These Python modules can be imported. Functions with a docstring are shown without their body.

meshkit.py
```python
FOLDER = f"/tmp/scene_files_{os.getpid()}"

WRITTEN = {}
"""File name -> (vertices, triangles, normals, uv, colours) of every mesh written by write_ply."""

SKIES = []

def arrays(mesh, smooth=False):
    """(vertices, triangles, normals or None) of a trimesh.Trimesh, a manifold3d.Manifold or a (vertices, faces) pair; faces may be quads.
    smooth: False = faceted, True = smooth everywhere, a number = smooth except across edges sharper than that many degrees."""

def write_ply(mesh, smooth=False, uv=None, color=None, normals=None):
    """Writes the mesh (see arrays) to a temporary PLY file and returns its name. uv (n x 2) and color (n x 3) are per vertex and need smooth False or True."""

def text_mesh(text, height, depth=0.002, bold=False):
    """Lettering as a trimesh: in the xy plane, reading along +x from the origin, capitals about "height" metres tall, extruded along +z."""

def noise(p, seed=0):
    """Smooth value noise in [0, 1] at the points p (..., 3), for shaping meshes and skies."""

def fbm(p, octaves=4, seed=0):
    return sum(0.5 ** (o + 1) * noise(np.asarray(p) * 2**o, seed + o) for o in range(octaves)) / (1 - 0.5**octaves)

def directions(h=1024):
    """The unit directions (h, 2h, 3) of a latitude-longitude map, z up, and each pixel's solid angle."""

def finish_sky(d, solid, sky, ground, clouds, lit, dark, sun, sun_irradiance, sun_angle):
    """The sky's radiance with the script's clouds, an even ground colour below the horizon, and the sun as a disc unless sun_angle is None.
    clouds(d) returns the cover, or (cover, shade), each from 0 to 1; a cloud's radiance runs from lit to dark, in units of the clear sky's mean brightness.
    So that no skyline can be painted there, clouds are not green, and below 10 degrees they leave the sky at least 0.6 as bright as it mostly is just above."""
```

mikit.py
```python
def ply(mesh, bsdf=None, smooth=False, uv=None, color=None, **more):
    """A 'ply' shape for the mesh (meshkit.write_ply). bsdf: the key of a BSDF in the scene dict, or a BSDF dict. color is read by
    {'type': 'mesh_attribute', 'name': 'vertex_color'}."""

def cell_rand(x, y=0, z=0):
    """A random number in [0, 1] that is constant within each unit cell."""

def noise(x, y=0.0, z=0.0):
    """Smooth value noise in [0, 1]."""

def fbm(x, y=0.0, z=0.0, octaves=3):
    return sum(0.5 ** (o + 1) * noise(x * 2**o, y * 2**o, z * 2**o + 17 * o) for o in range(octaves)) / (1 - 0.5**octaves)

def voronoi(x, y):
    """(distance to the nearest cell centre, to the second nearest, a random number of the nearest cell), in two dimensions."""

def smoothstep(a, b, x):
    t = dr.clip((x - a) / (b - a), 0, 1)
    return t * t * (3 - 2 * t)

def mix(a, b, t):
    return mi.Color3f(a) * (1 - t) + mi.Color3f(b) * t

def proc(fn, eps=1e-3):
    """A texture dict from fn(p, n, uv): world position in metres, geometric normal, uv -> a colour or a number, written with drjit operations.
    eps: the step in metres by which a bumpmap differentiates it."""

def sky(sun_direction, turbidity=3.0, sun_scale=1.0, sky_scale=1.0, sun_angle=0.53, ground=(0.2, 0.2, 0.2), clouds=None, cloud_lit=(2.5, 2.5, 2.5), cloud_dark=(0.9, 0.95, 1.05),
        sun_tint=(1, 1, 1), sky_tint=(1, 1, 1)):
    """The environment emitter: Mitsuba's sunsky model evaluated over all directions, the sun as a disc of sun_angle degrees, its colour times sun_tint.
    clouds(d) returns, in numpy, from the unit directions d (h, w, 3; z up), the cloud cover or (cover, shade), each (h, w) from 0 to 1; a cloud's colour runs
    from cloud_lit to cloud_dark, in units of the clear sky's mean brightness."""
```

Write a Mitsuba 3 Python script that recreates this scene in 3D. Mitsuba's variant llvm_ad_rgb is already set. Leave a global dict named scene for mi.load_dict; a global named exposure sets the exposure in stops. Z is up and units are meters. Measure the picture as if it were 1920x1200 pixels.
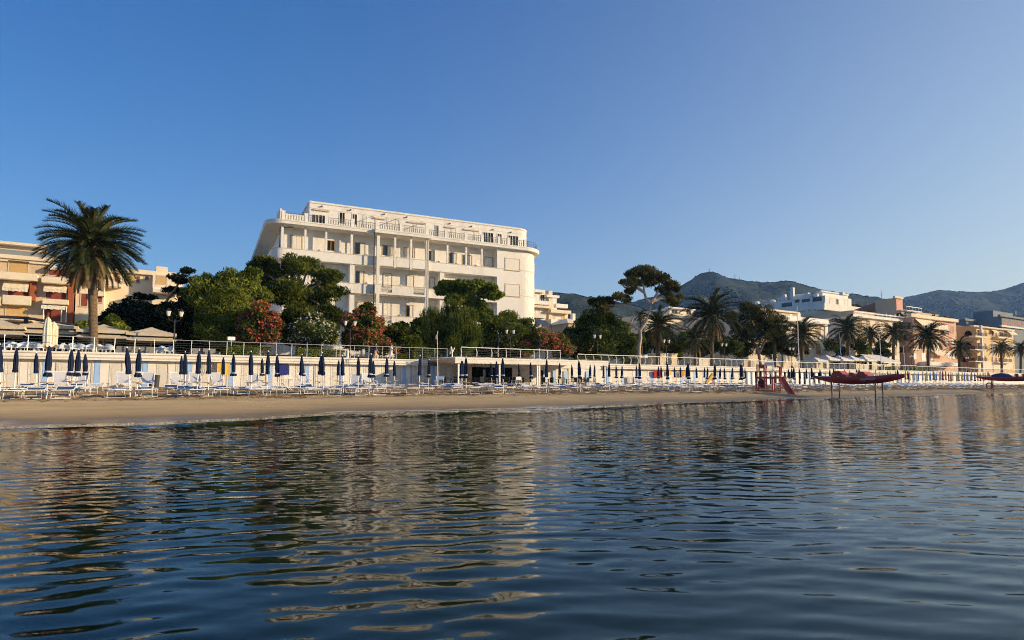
import math, random
import numpy as np, trimesh, mitsuba as mi, drjit as dr
import mikit, meshkit
from shapely.geometry import Polygon, box as sbox, LineString
from shapely.ops import unary_union

T = mi.ScalarTransform4f
# ------------------------------------------------------------------ camera, sky, exposure
F, CX, PITCH, EYE = 1130.0, 960.0, math.radians(3.5), 1.2
AXY = 718.5 - F * math.tan(PITCH)          # row of the optical axis in the 1920 x 1200 photograph
exposure = 1.62
SUN = (math.sin(math.radians(97)), math.cos(math.radians(97)), math.tan(math.radians(14.5)))
def veil(d):                                # thin haze in the sky, denser low down and towards the sun
    az = np.degrees(np.arctan2(d[..., 0], d[..., 1])); el = np.degrees(np.arcsin(np.clip(d[..., 2], -1, 1)))
    da = (az - 97 + 180) % 360 - 180
    return 0.32 * np.exp(-np.clip(el, 0, 90) / 10) + 0.88 * np.exp(-(da / 66.0) ** 2) * np.exp(-np.clip(el - 8, 0, 90) / 35)
scene = {
    'camera': {'type': 'perspective', 'fov': 2 * math.degrees(math.atan(960 / F)), 'fov_axis': 'x', 'near_clip': 0.1, 'far_clip': 20000.0,
               'principal_point_offset_y': -(AXY - 600) / 1200,
               'to_world': T().look_at(origin=[0, 0, EYE], target=[0, math.cos(PITCH), EYE + math.sin(PITCH)], up=[0, 0, 1]),
               'medium': {'type': 'ref', 'id': 'haze_air'}},
    'sunlight_sky': mikit.sky(SUN, turbidity=3.0, sky_tint=(0.10, 0.76, 1.74), sky_scale=1.2, sun_scale=1.75, sun_tint=(0.96, 1.13, 1.62), ground=(0.1, 0.12, 0.13),
                              clouds=veil, cloud_lit=(4.1, 4.45, 4.25), cloud_dark=(1.0, 1.0, 1.0)),
    'haze_air': {'type': 'homogeneous', 'albedo': {'type': 'rgb', 'value': [0.85, 0.92, 0.97]}, 'sigma_t': {'type': 'rgb', 'value': [0.40e-4, 0.64e-4, 1.08e-4]}},
}
labels = {}
rng = np.random.default_rng(7)
random.seed(7)

# ------------------------------------------------------------------ helpers: keys and labels
_used = {}
def numbered(k):
    n = _used.get(k, 0); _used[k] = n + 1
    return k if n == 0 else f'{k}_{n:03d}'
def thing(name, label, cat, group=None):
    k = numbered(name); labels[k] = {'label': label, 'category': cat}
    if group: labels[k]['group'] = group
    return k
def put(key, mesh, mat, smooth=False, to=None, **kw):
    d = dict(mesh) if isinstance(mesh, dict) else mikit.ply(mesh, mat, smooth, **kw)
    if to is not None: d['to_world'] = to
    scene[key] = d
    return key
def part(parent, name, mesh, mat=None, smooth=False, to=None, label=None, stuff=False, **kw):
    k = numbered(f'{parent}__{name}')
    put(k, mesh, mat, smooth, to, **kw)
    if label or stuff:
        labels[k] = {}
        if label: labels[k]['label'] = label
        if stuff: labels[k]['kind'] = 'stuff'
    return k
def single(name, label, cat, mesh, mat, smooth=False, group=None, to=None, **kw):
    k = thing(name, label, cat, group); put(k, mesh, mat, smooth, to, **kw); return k
def struct(name, mesh, mat, smooth=False, label=None, **kw):
    put(name, mesh, mat, smooth, **kw); labels[name] = {'kind': 'structure'}
    if label: labels[name]['label'] = label
    return name
ORD = ['first', 'second', 'third', 'fourth', 'fifth', 'sixth', 'seventh', 'eighth', 'ninth', 'tenth', 'eleventh', 'twelfth', 'thirteenth', 'fourteenth', 'fifteenth',
       'sixteenth', 'seventeenth', 'eighteenth', 'nineteenth', 'twentieth', 'twenty-first', 'twenty-second', 'twenty-third', 'twenty-fourth', 'twenty-fifth', 'twenty-sixth',
       'twenty-seventh', 'twenty-eighth', 'twenty-ninth', 'thirtieth', 'thirty-first', 'thirty-second', 'thirty-third', 'thirty-fourth', 'thirty-fifth', 'thirty-sixth', 'thirty-seventh', 'thirty-eighth', 'thirty-ninth', 'fortieth']

# ------------------------------------------------------------------ helpers: from a pixel of the photograph to a place
def ray(px, py=718.5):
    x, y = (px - CX) / F, (AXY - py) / F
    s = math.cos(PITCH) - y * math.sin(PITCH)
    return x / s, (math.sin(PITCH) + y * math.cos(PITCH)) / s
def P(px, py, d):
    rx, rz = ray(px, py)
    return np.array([rx * d, d, EYE + rz * d])
class Frame:
    def __init__(s, o, ux, uy):
        l = math.hypot(ux, uy); s.o = np.array(o, float); s.u = np.array([ux, uy]) / l; s.n = np.array([-s.u[1], s.u[0]])
        s.yaw = math.degrees(math.atan2(s.u[1], s.u[0]))
    def xy(s, a, b): return s.o + a * s.u + b * s.n
    def W(s, m):
        v, f = m; v = np.asarray(v, float)
        w = np.empty_like(v); w[:, :2] = s.o + v[:, :1] * s.u + v[:, 1:2] * s.n; w[:, 2] = v[:, 2]
        return w, f
    def hb(s, px, b, py=690.0):
        rx, rz = ray(px, py); r = np.array([rx, 1.0])
        d = (b + s.o @ s.n) / (r @ s.n)
        return float((r * d - s.o) @ s.u), float(EYE + rz * d)
    def ha(s, px, a, py=690.0):
        rx, rz = ray(px, py); r = np.array([rx, 1.0])
        d = (a + s.o @ s.u) / (r @ s.u)
        return float((r * d - s.o) @ s.n), float(EYE + rz * d)
    def at(s, px, b):
        a, _ = s.hb(px, b, 700); return s.xy(a, b)
    def M(s, a, b, z, rot=0, sc=1.0):
        x, y = s.xy(a, b)
        return T().translate([float(x), float(y), float(z)]).rotate([0, 0, 1], s.yaw + rot).scale([sc, sc, sc])
C = Frame((0, 0), 1770, 1130)              # along the shore (a) and inland (b)
def dep(px, v): return float(C.at(px, v)[1])

# ------------------------------------------------------------------ helpers: meshes as (vertices, triangles)
def cat(ms):
    V, Fs, n = [], [], 0
    for v, f in ms:
        v = np.asarray(v, float); f = np.asarray(f, int)
        if f.shape[1] == 4: f = np.vstack([f[:, [0, 1, 2]], f[:, [0, 2, 3]]])
        V.append(v); Fs.append(f + n); n += len(v)
    return np.vstack(V), np.vstack(Fs)
_BF = np.array([[0, 2, 3, 1], [4, 5, 7, 6], [0, 1, 5, 4], [2, 6, 7, 3], [0, 4, 6, 2], [1, 3, 7, 5]])
def bx(x0, x1, y0, y1, z0, z1):
    return np.array([[x, y, z] for z in (z0, z1) for y in (y0, y1) for x in (x0, x1)], float), _BF
def prism(poly, z0, z1):
    out = []
    for g in getattr(poly, 'geoms', [poly]):
        if g.is_empty or g.area < 1e-5: continue
        m = trimesh.creation.extrude_polygon(g, z1 - z0, engine='earcut'); out.append((np.array(m.vertices) + [0, 0, z0], np.array(m.faces)))
    return cat(out)
def tube(pts, r, sides=6, cap=True):
    p = np.asarray(pts, float); r = np.broadcast_to(r, (len(p),))
    t = np.gradient(p, axis=0); t /= np.linalg.norm(t, axis=1, keepdims=True) + 1e-12
    ref = np.where(np.abs(t[:, 2:]) < 0.9, [0, 0, 1.0], [1.0, 0, 0])
    a = np.cross(t, ref); a /= np.linalg.norm(a, axis=1, keepdims=True) + 1e-12
    b = np.cross(t, a); ang = np.arange(sides) * 2 * np.pi / sides
    v = (p[:, None] + r[:, None, None] * (np.cos(ang)[None, :, None] * a[:, None] + np.sin(ang)[None, :, None] * b[:, None])).reshape(-1, 3)
    i, j = np.meshgrid(np.arange(len(p) - 1), np.arange(sides), indexing='ij')
    q = np.stack([i * sides + j, i * sides + (j + 1) % sides, (i + 1) * sides + (j + 1) % sides, (i + 1) * sides + j], -1).reshape(-1, 4)
    f = [q[:, [0, 2, 1]], q[:, [0, 3, 2]]]
    if cap:
        n = len(v); v = np.vstack([v, p[:1], p[-1:]]); k = np.arange(sides); e = (len(p) - 1) * sides
        f += [np.stack([k, (k + 1) % sides, k * 0 + n], 1), np.stack([e + (k + 1) % sides, e + k, k * 0 + n + 1], 1)]
    return v, np.vstack(f)
def lathe(prof, sides=12, wob=None):
    """prof: (radius, z) pairs from the bottom up; wob(angle, i): a factor on the radius"""
    ang = np.arange(sides) * 2 * np.pi / sides; V = []
    for i, (r, z) in enumerate(prof):
        k = np.ones(sides) if wob is None else wob(ang, i)
        V.append(np.stack([r * k * np.cos(ang), r * k * np.sin(ang), np.full(sides, z)], 1))
    n = len(prof); i, j = np.meshgrid(np.arange(n - 1), np.arange(sides), indexing='ij')
    q = np.stack([i * sides + j, i * sides + (j + 1) % sides, (i + 1) * sides + (j + 1) % sides, (i + 1) * sides + j], -1).reshape(-1, 4)
    return cat([(np.vstack(V), q)])
def mv(m, dx=0, dy=0, dz=0): return np.asarray(m[0], float) + [dx, dy, dz], m[1]
def rotz(m, deg):
    c, s = math.cos(math.radians(deg)), math.sin(math.radians(deg)); v = np.asarray(m[0], float).copy()
    x, y = v[:, 0].copy(), v[:, 1].copy(); v[:, 0], v[:, 1] = c * x - s * y, s * x + c * y
    return v, m[1]
def grid(X, Y, Z, keep=None):
    n, m = X.shape; i, j = np.meshgrid(np.arange(n - 1), np.arange(m - 1), indexing='ij')
    q = np.stack([i * m + j, (i + 1) * m + j, (i + 1) * m + j + 1, i * m + j + 1], -1).reshape(-1, 4)
    if keep is not None: q = q[keep.ravel()]
    return np.stack([X, Y, Z], -1).reshape(-1, 3), np.vstack([q[:, [0, 1, 2]], q[:, [0, 2, 3]]])

# ------------------------------------------------------------------ materials
def mat(name, col, rough=0.7, spec=0.3, metal=0.0, two=True, **kw):
    c = col if isinstance(col, dict) else {'type': 'rgb', 'value': list(col)}
    d = {'type': 'principled', 'base_color': c, 'roughness': rough, 'specular': spec, 'metallic': metal, **kw}
    scene[name] = {'type': 'twosided', 'bsdf': d} if two else d
    return name
def weathered(col, dirt, amount=0.35, sx=0.5, sz=0.12):
    def fn(p, n, uv):
        a = mikit.fbm(p.x * sx, p.y * sx, p.z * sz, 3); b = mikit.fbm(p.x * 3.1 + 7, p.y * 3.1, p.z * 1.2, 2)
        return mikit.mix(col, dirt, dr.clip(mikit.smoothstep(0.45, 0.8, a) * amount + (b - 0.5) * 0.18 + 0.05, 0, 1))
    return mikit.proc(fn)
M_WHITE = mat('white_plaster', weathered((0.75, 0.72, 0.66), (0.55, 0.51, 0.44), 0.45, 0.9, 0.07), 0.85, 0.2)
M_CREAM = mat('cream_plaster', weathered((0.72, 0.62, 0.46), (0.52, 0.43, 0.31)), 0.85, 0.2)
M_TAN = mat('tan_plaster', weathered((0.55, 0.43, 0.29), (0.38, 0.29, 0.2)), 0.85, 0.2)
M_PINK = mat('pink_plaster', weathered((0.60, 0.40, 0.28), (0.46, 0.30, 0.21)), 0.85, 0.2)
M_YELLOW = mat('yellow_plaster', weathered((0.66, 0.48, 0.25), (0.5, 0.36, 0.2)), 0.85, 0.2)
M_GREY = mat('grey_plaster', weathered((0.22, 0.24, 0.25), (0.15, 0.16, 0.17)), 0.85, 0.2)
M_BRICK = mat('orange_render', weathered((0.30, 0.085, 0.035), (0.22, 0.07, 0.03), 0.5, 1.5, 0.3), 0.8)
M_ROSE = mat('rose_plaster', weathered((0.66, 0.34, 0.26), (0.5, 0.27, 0.2)), 0.85, 0.2)
M_REDW = mat('brick_red_plaster', weathered((0.40, 0.13, 0.08), (0.3, 0.1, 0.07)), 0.85, 0.2)
M_BROWN = mat('brown_paint', (0.05, 0.035, 0.025), 0.6)
M_SHUTB = mat('walnut_shutter', (0.30, 0.19, 0.10), 0.6)
M_FRAME = mat('brown_window_frame', (0.40, 0.30, 0.19), 0.6)
M_WIRE = mat('thin_steel_wire', (0.25, 0.25, 0.24), 0.4, 0.5, 0.3)
M_SFAB = mat('beige_sunshade_canvas', weathered((0.50, 0.43, 0.32), (0.40, 0.34, 0.26), 0.35, 1.2, 0.6), 0.9, 0.1)
M_SEAT = mat('dark_grey_upholstery', (0.20, 0.20, 0.20), 0.9, 0.1)
M_SHUT = mat('cream_shutter', (0.70, 0.66, 0.58), 0.6)
M_SHUTY = mat('ochre_shutter', (0.52, 0.34, 0.14), 0.6)
M_SHUTR = mat('red_shutter', (0.22, 0.05, 0.035), 0.6)
M_TRIM = mat('beige_trim', (0.55, 0.47, 0.36), 0.7)
M_GLASS = mat('dark_window_glass', (0.012, 0.016, 0.02), 0.08, 0.6)
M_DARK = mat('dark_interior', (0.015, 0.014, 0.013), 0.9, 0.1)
M_IRON = mat('black_iron', (0.02, 0.02, 0.022), 0.5)
M_GIRON = mat('grey_wrought_iron', (0.13, 0.125, 0.115), 0.6)
M_STEEL = mat('brushed_steel', (0.62, 0.61, 0.58), 0.35, 0.5, 0.6)
M_WPAINT = mat('white_paint', (0.80, 0.79, 0.76), 0.4, 0.5)
M_BLUE = mat('light_blue_paint', (0.30, 0.47, 0.78), 0.5)
M_WOODW = mat('cabin_boards', weathered((0.71, 0.68, 0.62), (0.55, 0.50, 0.42), 0.4, 1.5, 0.2), 0.6)
M_DOOR = mat('cabin_door_paint', (0.60, 0.57, 0.51), 0.5)
M_NAVY = mat('navy_canvas', weathered((0.012, 0.021, 0.052), (0.022, 0.034, 0.07), 0.6, 6.0, 3.0), 0.9, 0.1)
M_NAVYB = mat('navy_fabric', (0.05, 0.08, 0.16), 0.9, 0.1)
M_GFAB = mat('grey_mesh_fabric', (0.52, 0.52, 0.54), 0.9, 0.1)
M_WFAB = mat('white_canvas', weathered((0.74, 0.70, 0.62), (0.58, 0.54, 0.46), 0.35, 1.2, 0.6), 0.9, 0.1)
M_CFAB = mat('cream_canvas', weathered((0.72, 0.64, 0.48), (0.55, 0.48, 0.36), 0.35, 2.0, 0.8), 0.9, 0.1)
M_OFAB = mat('orange_canvas', (0.70, 0.30, 0.05), 0.9, 0.1)
M_YFAB = mat('yellow_canvas', (0.75, 0.48, 0.10), 0.9, 0.1)
M_LBFAB = mat('light_blue_canvas', (0.20, 0.36, 0.62), 0.9, 0.1)
M_RFAB = mat('red_canvas', (0.42, 0.04, 0.03), 0.9, 0.1)
M_TABLE = mat('pale_wood', (0.55, 0.44, 0.28), 0.6)
M_RED = mat('red_boat_paint', weathered((0.36, 0.03, 0.022), (0.26, 0.03, 0.022), 0.5, 1.5, 1.5), 0.35, 0.5)
M_REDT = mat('red_tower_paint', weathered((0.42, 0.06, 0.035), (0.28, 0.07, 0.045), 0.5, 2.5, 2.5), 0.5, 0.4)
M_GALV = mat('galvanised_pole', (0.10, 0.105, 0.11), 0.5, 0.5, 0.3)
M_TILE = mat('terracotta_roof', weathered((0.30, 0.13, 0.07), (0.2, 0.1, 0.06), 0.5, 2.0, 2.0), 0.9)
M_SKIN = mat('skin', (0.50, 0.29, 0.20), 0.6)
M_HAIR = mat('dark_hair', (0.03, 0.02, 0.015), 0.7)
M_LAMP = mat('lamp_milk_glass', (0.72, 0.66, 0.55), 0.3, 0.5)
M_PLASTIC = mat('grey_plastic', (0.05, 0.05, 0.055), 0.5)
M_BLUEBOARD = mat('deep_blue_board', (0.015, 0.02, 0.20), 0.5)
M_PAVE = mat('promenade_paving', weathered((0.34, 0.29, 0.24), (0.25, 0.21, 0.18), 0.4, 0.6, 0.6), 0.85)
M_GROUND = mat('inland_soil', (0.12, 0.12, 0.07), 0.95)

def bark(p, n, uv):
    k = mikit.noise(p.x * 14, p.y * 14, p.z * 2.5); r = mikit.smoothstep(0.35, 0.5, dr.abs(dr.sin(p.z * 9 + mikit.noise(p.x * 6, p.y * 6, p.z) * 4)))
    return mikit.mix((0.08, 0.055, 0.034), (0.20, 0.14, 0.085), k * 0.6 + r * 0.4)
M_PALMBARK = mat('palm_bark', mikit.proc(bark), 0.95, 0.1)
M_PINEBARK = mat('pine_bark', weathered((0.34, 0.24, 0.17), (0.16, 0.11, 0.08), 0.8, 3.0, 3.0), 0.95, 0.1)
M_LEAF = 'leaf_surface'
scene[M_LEAF] = {'type': 'principledthin', 'base_color': {'type': 'mesh_attribute', 'name': 'vertex_color'}, 'roughness': 0.55, 'diff_trans': 0.6, 'spec_trans': 0.0, 'eta': 1.35}
M_FROND = mat('palm_frond', weathered((0.035, 0.050, 0.016), (0.12, 0.115, 0.035), 0.8, 0.9, 0.9), 0.5, 0.35)
M_DRYFROND = mat('dry_palm_frond', weathered((0.21, 0.15, 0.075), (0.14, 0.10, 0.05), 0.7, 2.0, 2.0), 0.8, 0.15)
# ================================================================== THE SETTING
# shoreline: distance v of the water's edge along the shore coordinate a
_sp = [(-500, 20.5), (0, 19.9), (300, 18.9), (480, 19.6), (640, 22.0), (980, 20.9), (1200, 23.1), (1450, 24.5), (1590, 26.1), (1760, 24.7), (1900, 28.4)]
_sa = np.array([C.hb(px, v)[0] for px, v in _sp]); _sv = np.array([v - 1.2 for _, v in _sp])
_o = np.argsort(_sa); _sa, _sv = _sa[_o], _sv[_o]
def shore(a): return np.interp(a, _sa, _sv) + 0.35 * np.sin(np.asarray(a) * 0.55) * 0.6 + 0.25 * np.sin(np.asarray(a) * 0.21 + 1)
def sand_z(a, v):
    a, v = np.asarray(a, float), np.asarray(v, float); s = shore(a); t = (v - s) / (31.2 - s)
    w_ = np.clip(v - s, 0, 1.5); e_ = 0.115 * w_ - 0.018 * w_ ** 2
    low = np.where(v < s, -0.115 * (s - v), e_ + (0.56 - 0.132) * np.clip((v - s - 1.5) / (31.2 - s - 1.5), 0, 1) ** 1.05)
    return np.where(v > 31.2, 0.56 + (v - 31.2) * 0.0135, low)
A = np.concatenate([np.arange(-90, 60, 0.25), np.arange(60, 330, 0.8)]); V = np.concatenate([np.concatenate([np.arange(12, 17, 0.6), np.arange(17, 20, 0.13)]), np.arange(20, 34, 0.13), np.arange(34, 57.6, 0.3)])
AA, VV = np.meshgrid(A, V, indexing='ij'); ZZ = sand_z(AA, VV)
up = np.clip((VV - 29.6) / 1.4, 0, 1)
pn = np.stack([AA * 1.6, VV * 1.6, AA * 0], -1)
ZZ = ZZ + up * ((meshkit.fbm(pn, 3, 3) - 0.5) * 0.16) + (meshkit.noise(pn * 0.35, 5) - 0.5) * 0.05 * np.clip((VV - shore(AA)) / 3, 0, 1)
ZZ += 0.07 * np.exp(-((VV - 30.2 - 0.5 * np.sin(AA * 0.3)) / 0.5) ** 2)
v, f = C.W(grid(AA, VV, ZZ))
NX, NY = float(C.n[0]), float(C.n[1]); UX, UY = float(C.u[0]), float(C.u[1])
def sand_col(p, n, uv):
    a, q = p.x * UX + p.y * UY, p.x * NX + p.y * NY
    k = mikit.fbm(p.x * 2.2, p.y * 2.2, 0, 3); g = mikit.noise(p.x * 30, p.y * 30)
    upper = mikit.smoothstep(29.4, 30.4, q + (mikit.noise(a * 0.7, 3.0) - 0.5) * 1.2)
    dry = mikit.mix((0.39, 0.285, 0.145), (0.31, 0.22, 0.11), k)
    rough = mikit.mix((0.37, 0.25, 0.12), (0.15, 0.095, 0.05), mikit.smoothstep(0.35, 0.7, k) * 0.9 + (g - 0.5) * 0.3)
    weed = mikit.smoothstep(0.52, 0.62, mikit.fbm(a * 1.3, q * 5, 3.0, 3)) * mikit.smoothstep(29.0, 29.8, q) * (1 - mikit.smoothstep(30.6, 31.6, q))
    streak = mikit.fbm(a * 0.22, q * 2.4, 5.0, 3)
    dry = dry * (0.80 + 0.40 * streak); c = mikit.mix(dry, rough, upper); c = mikit.mix(c, (0.12, 0.07, 0.035), weed * 0.7)
    damp = 1 - mikit.smoothstep(0.14, 0.36, p.z + (k - 0.5) * 0.1)
    return c * (1 - 0.42 * damp)
def sand_rough(p, n, uv):
    return 0.22 + 0.65 * mikit.smoothstep(0.14, 0.22, p.z + (mikit.noise(p.x * 0.8, p.y * 0.8) - 0.5) * 0.05)
def sand_bump(p, n, uv):
    q = p.x * NX + p.y * NY
    a = p.x * UX + p.y * UY
    foot = mikit.smoothstep(0.30, 0.16, mikit.voronoi(p.x * 2.2, p.y * 2.2)[0]) * -1.1
    return (mikit.noise(p.x * 9, p.y * 9) * 0.6 + mikit.noise(p.x * 25, p.y * 25) * 0.3 + foot * mikit.smoothstep(29.4, 30.5, q)) * (0.12 + mikit.smoothstep(29.4, 30.5, q)) * mikit.smoothstep(0.06, 0.2, p.z)
scene['beach_sand_surface'] = {'type': 'twosided', 'bsdf': {'type': 'bumpmap', 'arbitrary': mikit.proc(sand_bump, 0.01), 'scale': 0.06,
    'bsdf': {'type': 'principled', 'base_color': mikit.proc(sand_col), 'roughness': mikit.proc(sand_rough), 'specular': 0.5}}}
struct('beach', (v, f), 'beach_sand_surface', True, uv=v[:, :2])

# ---- the sea
_wr = np.random.default_rng(11)
_waves = []
for lam, amp, k in ((2.0, 0.0012, 3), (1.0, 0.0017, 4), (0.55, 0.0023, 7), (0.33, 0.0026, 10), (0.21, 0.0020, 10), (0.15, 0.0009, 8)):
    for _ in range(k):
        th = math.radians(90 + _wr.normal(0, 13 if lam > 0.5 else 24)); _waves.append((lam * _wr.uniform(0.85, 1.15), amp * 0.56 / math.sqrt(k), math.cos(th), math.sin(th), _wr.uniform(0, 7)))
def sea_z(x, y, lmin):
    n1 = meshkit.noise(np.stack([x * 0.35, y * 0.5, x * 0], -1), 1) - 0.5; n2 = meshkit.noise(np.stack([x * 0.3, y * 0.45, x * 0 + 3], -1), 2) - 0.5
    calm = 0.75 + 0.6 * meshkit.noise(np.stack([x * 0.09, y * 0.13, x * 0 + 9], -1), 4)
    h = 0
    for lam, amp, cx, cy, ph in _waves:
        w = np.clip((lam / lmin - 1.0), 0, 1)
        if w == 0: continue
        h = h + w * amp * np.sin(2 * np.pi / lam * (cx * x + cy * y) + ph + 1.6 * n1 + 1.2 * n2 * (0.7 / lam))
    r = np.hypot(x - 1.0, y + 3.0)
    if lmin < 0.25: h = h + 0.0026 * np.exp(-r / 12) * np.sin(2 * np.pi / 0.29 * r + 2.4 * n1 + 2.6 * n2)
    a, q = x * UX + y * UY, x * NX + y * NY
    ds = shore(a) - q
    return h * calm * (1.0 + 0.9 * np.clip((q - 5) / 9, 0, 1)) * np.clip((ds - 0.9) / 1.3, 0.0, 1) + 0.13 * np.exp(-np.clip(ds, 0, 20) / 1.2)
def patch(x0, x1, y0, y1, dx, dy, lmin):
    X, Y = np.meshgrid(np.arange(x0, x1 + dx / 2, dx), np.arange(y0, y1 + dy / 2, dy), indexing='ij')
    Z = sea_z(X, Y, lmin); a, q = X * UX + Y * UY, X * NX + Y * NY
    keep = (q < shore(a) + 2.6)[:-1, :-1]
    return grid(X, Y, Z, keep)
sea = cat([patch(-9, 9, 1.5, 9, 0.045, 0.025, 0.1), patch(-24, 24, 9, 21, 0.1, 0.05, 0.17), patch(-24, 36, 21, 42, 0.16, 0.09, 0.3),
           patch(36, 96, 21, 76, 0.3, 0.16, 0.4), patch(-24, 36, 42, 76, 0.3, 0.16, 0.4), patch(24, 36, 9, 21, 0.17, 0.1, 0.4), patch(36, 96, 9, 21, 0.6, 0.4, 0.9),
           patch(-72, -24, 1.5, 21, 0.6, 0.3, 0.9), patch(9, 96, 1.5, 9, 0.5, 0.3, 0.9), patch(-24, -9, 1.5, 9, 0.3, 0.2, 0.7), patch(96, 400, 1.5, 240, 4, 3, 50), patch(-300, 400, -200, 1.5, 10, 10, 50)])
def sea_bump(p, n, uv):
    w = mikit.noise(p.x * 1.4, p.y * 2.6, 2.0)
    a, q = p.x * UX + p.y * UY, p.x * NX + p.y * NY
    near = mikit.smoothstep(5.0, 15.0, q)
    return (mikit.noise(p.x * 2.8 + w, p.y * 9.0 + w * 2) * 0.42 + mikit.noise(p.x * 6.0, p.y * 17.0 + w) * 0.20) * (0.85 + 1.2 * near) * (0.4 + 0.6 * mikit.smoothstep(0.06, 0.015, p.z))
def sea_col(p, n, uv):
    k = mikit.fbm(p.x * 0.5, p.y * 0.5, 0, 3)
    return mikit.mix((0.001, 0.009, 0.006), (0.008, 0.020, 0.010), mikit.smoothstep(0.35, 0.7, k))
scene['sea_water'] = {'type': 'twosided', 'bsdf': {'type': 'bumpmap', 'arbitrary': mikit.proc(sea_bump, 0.01), 'scale': 0.0085,
    'bsdf': {'type': 'plastic', 'int_ior': 1.333, 'diffuse_reflectance': mikit.proc(sea_col)}}}
struct('sea', sea, 'sea_water', True, uv=sea[0][:, :2])

# ---- promenade level, inland ground
PZ = 3.42
struct('promenade', C.W(cat([bx(-120, 420, 57.0, 71, 2.0, PZ)])), M_PAVE)
struct('inland_ground', C.W(grid(*np.meshgrid(np.linspace(-900, 2600, 36), np.linspace(71.0, 3400, 34), indexing='ij'), np.full((36, 34), PZ - 0.03))), M_GROUND)
struct('sea_bed', C.W(bx(-900, 2600, -900, 57, -2.2, -2.0)), M_GROUND)

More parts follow.
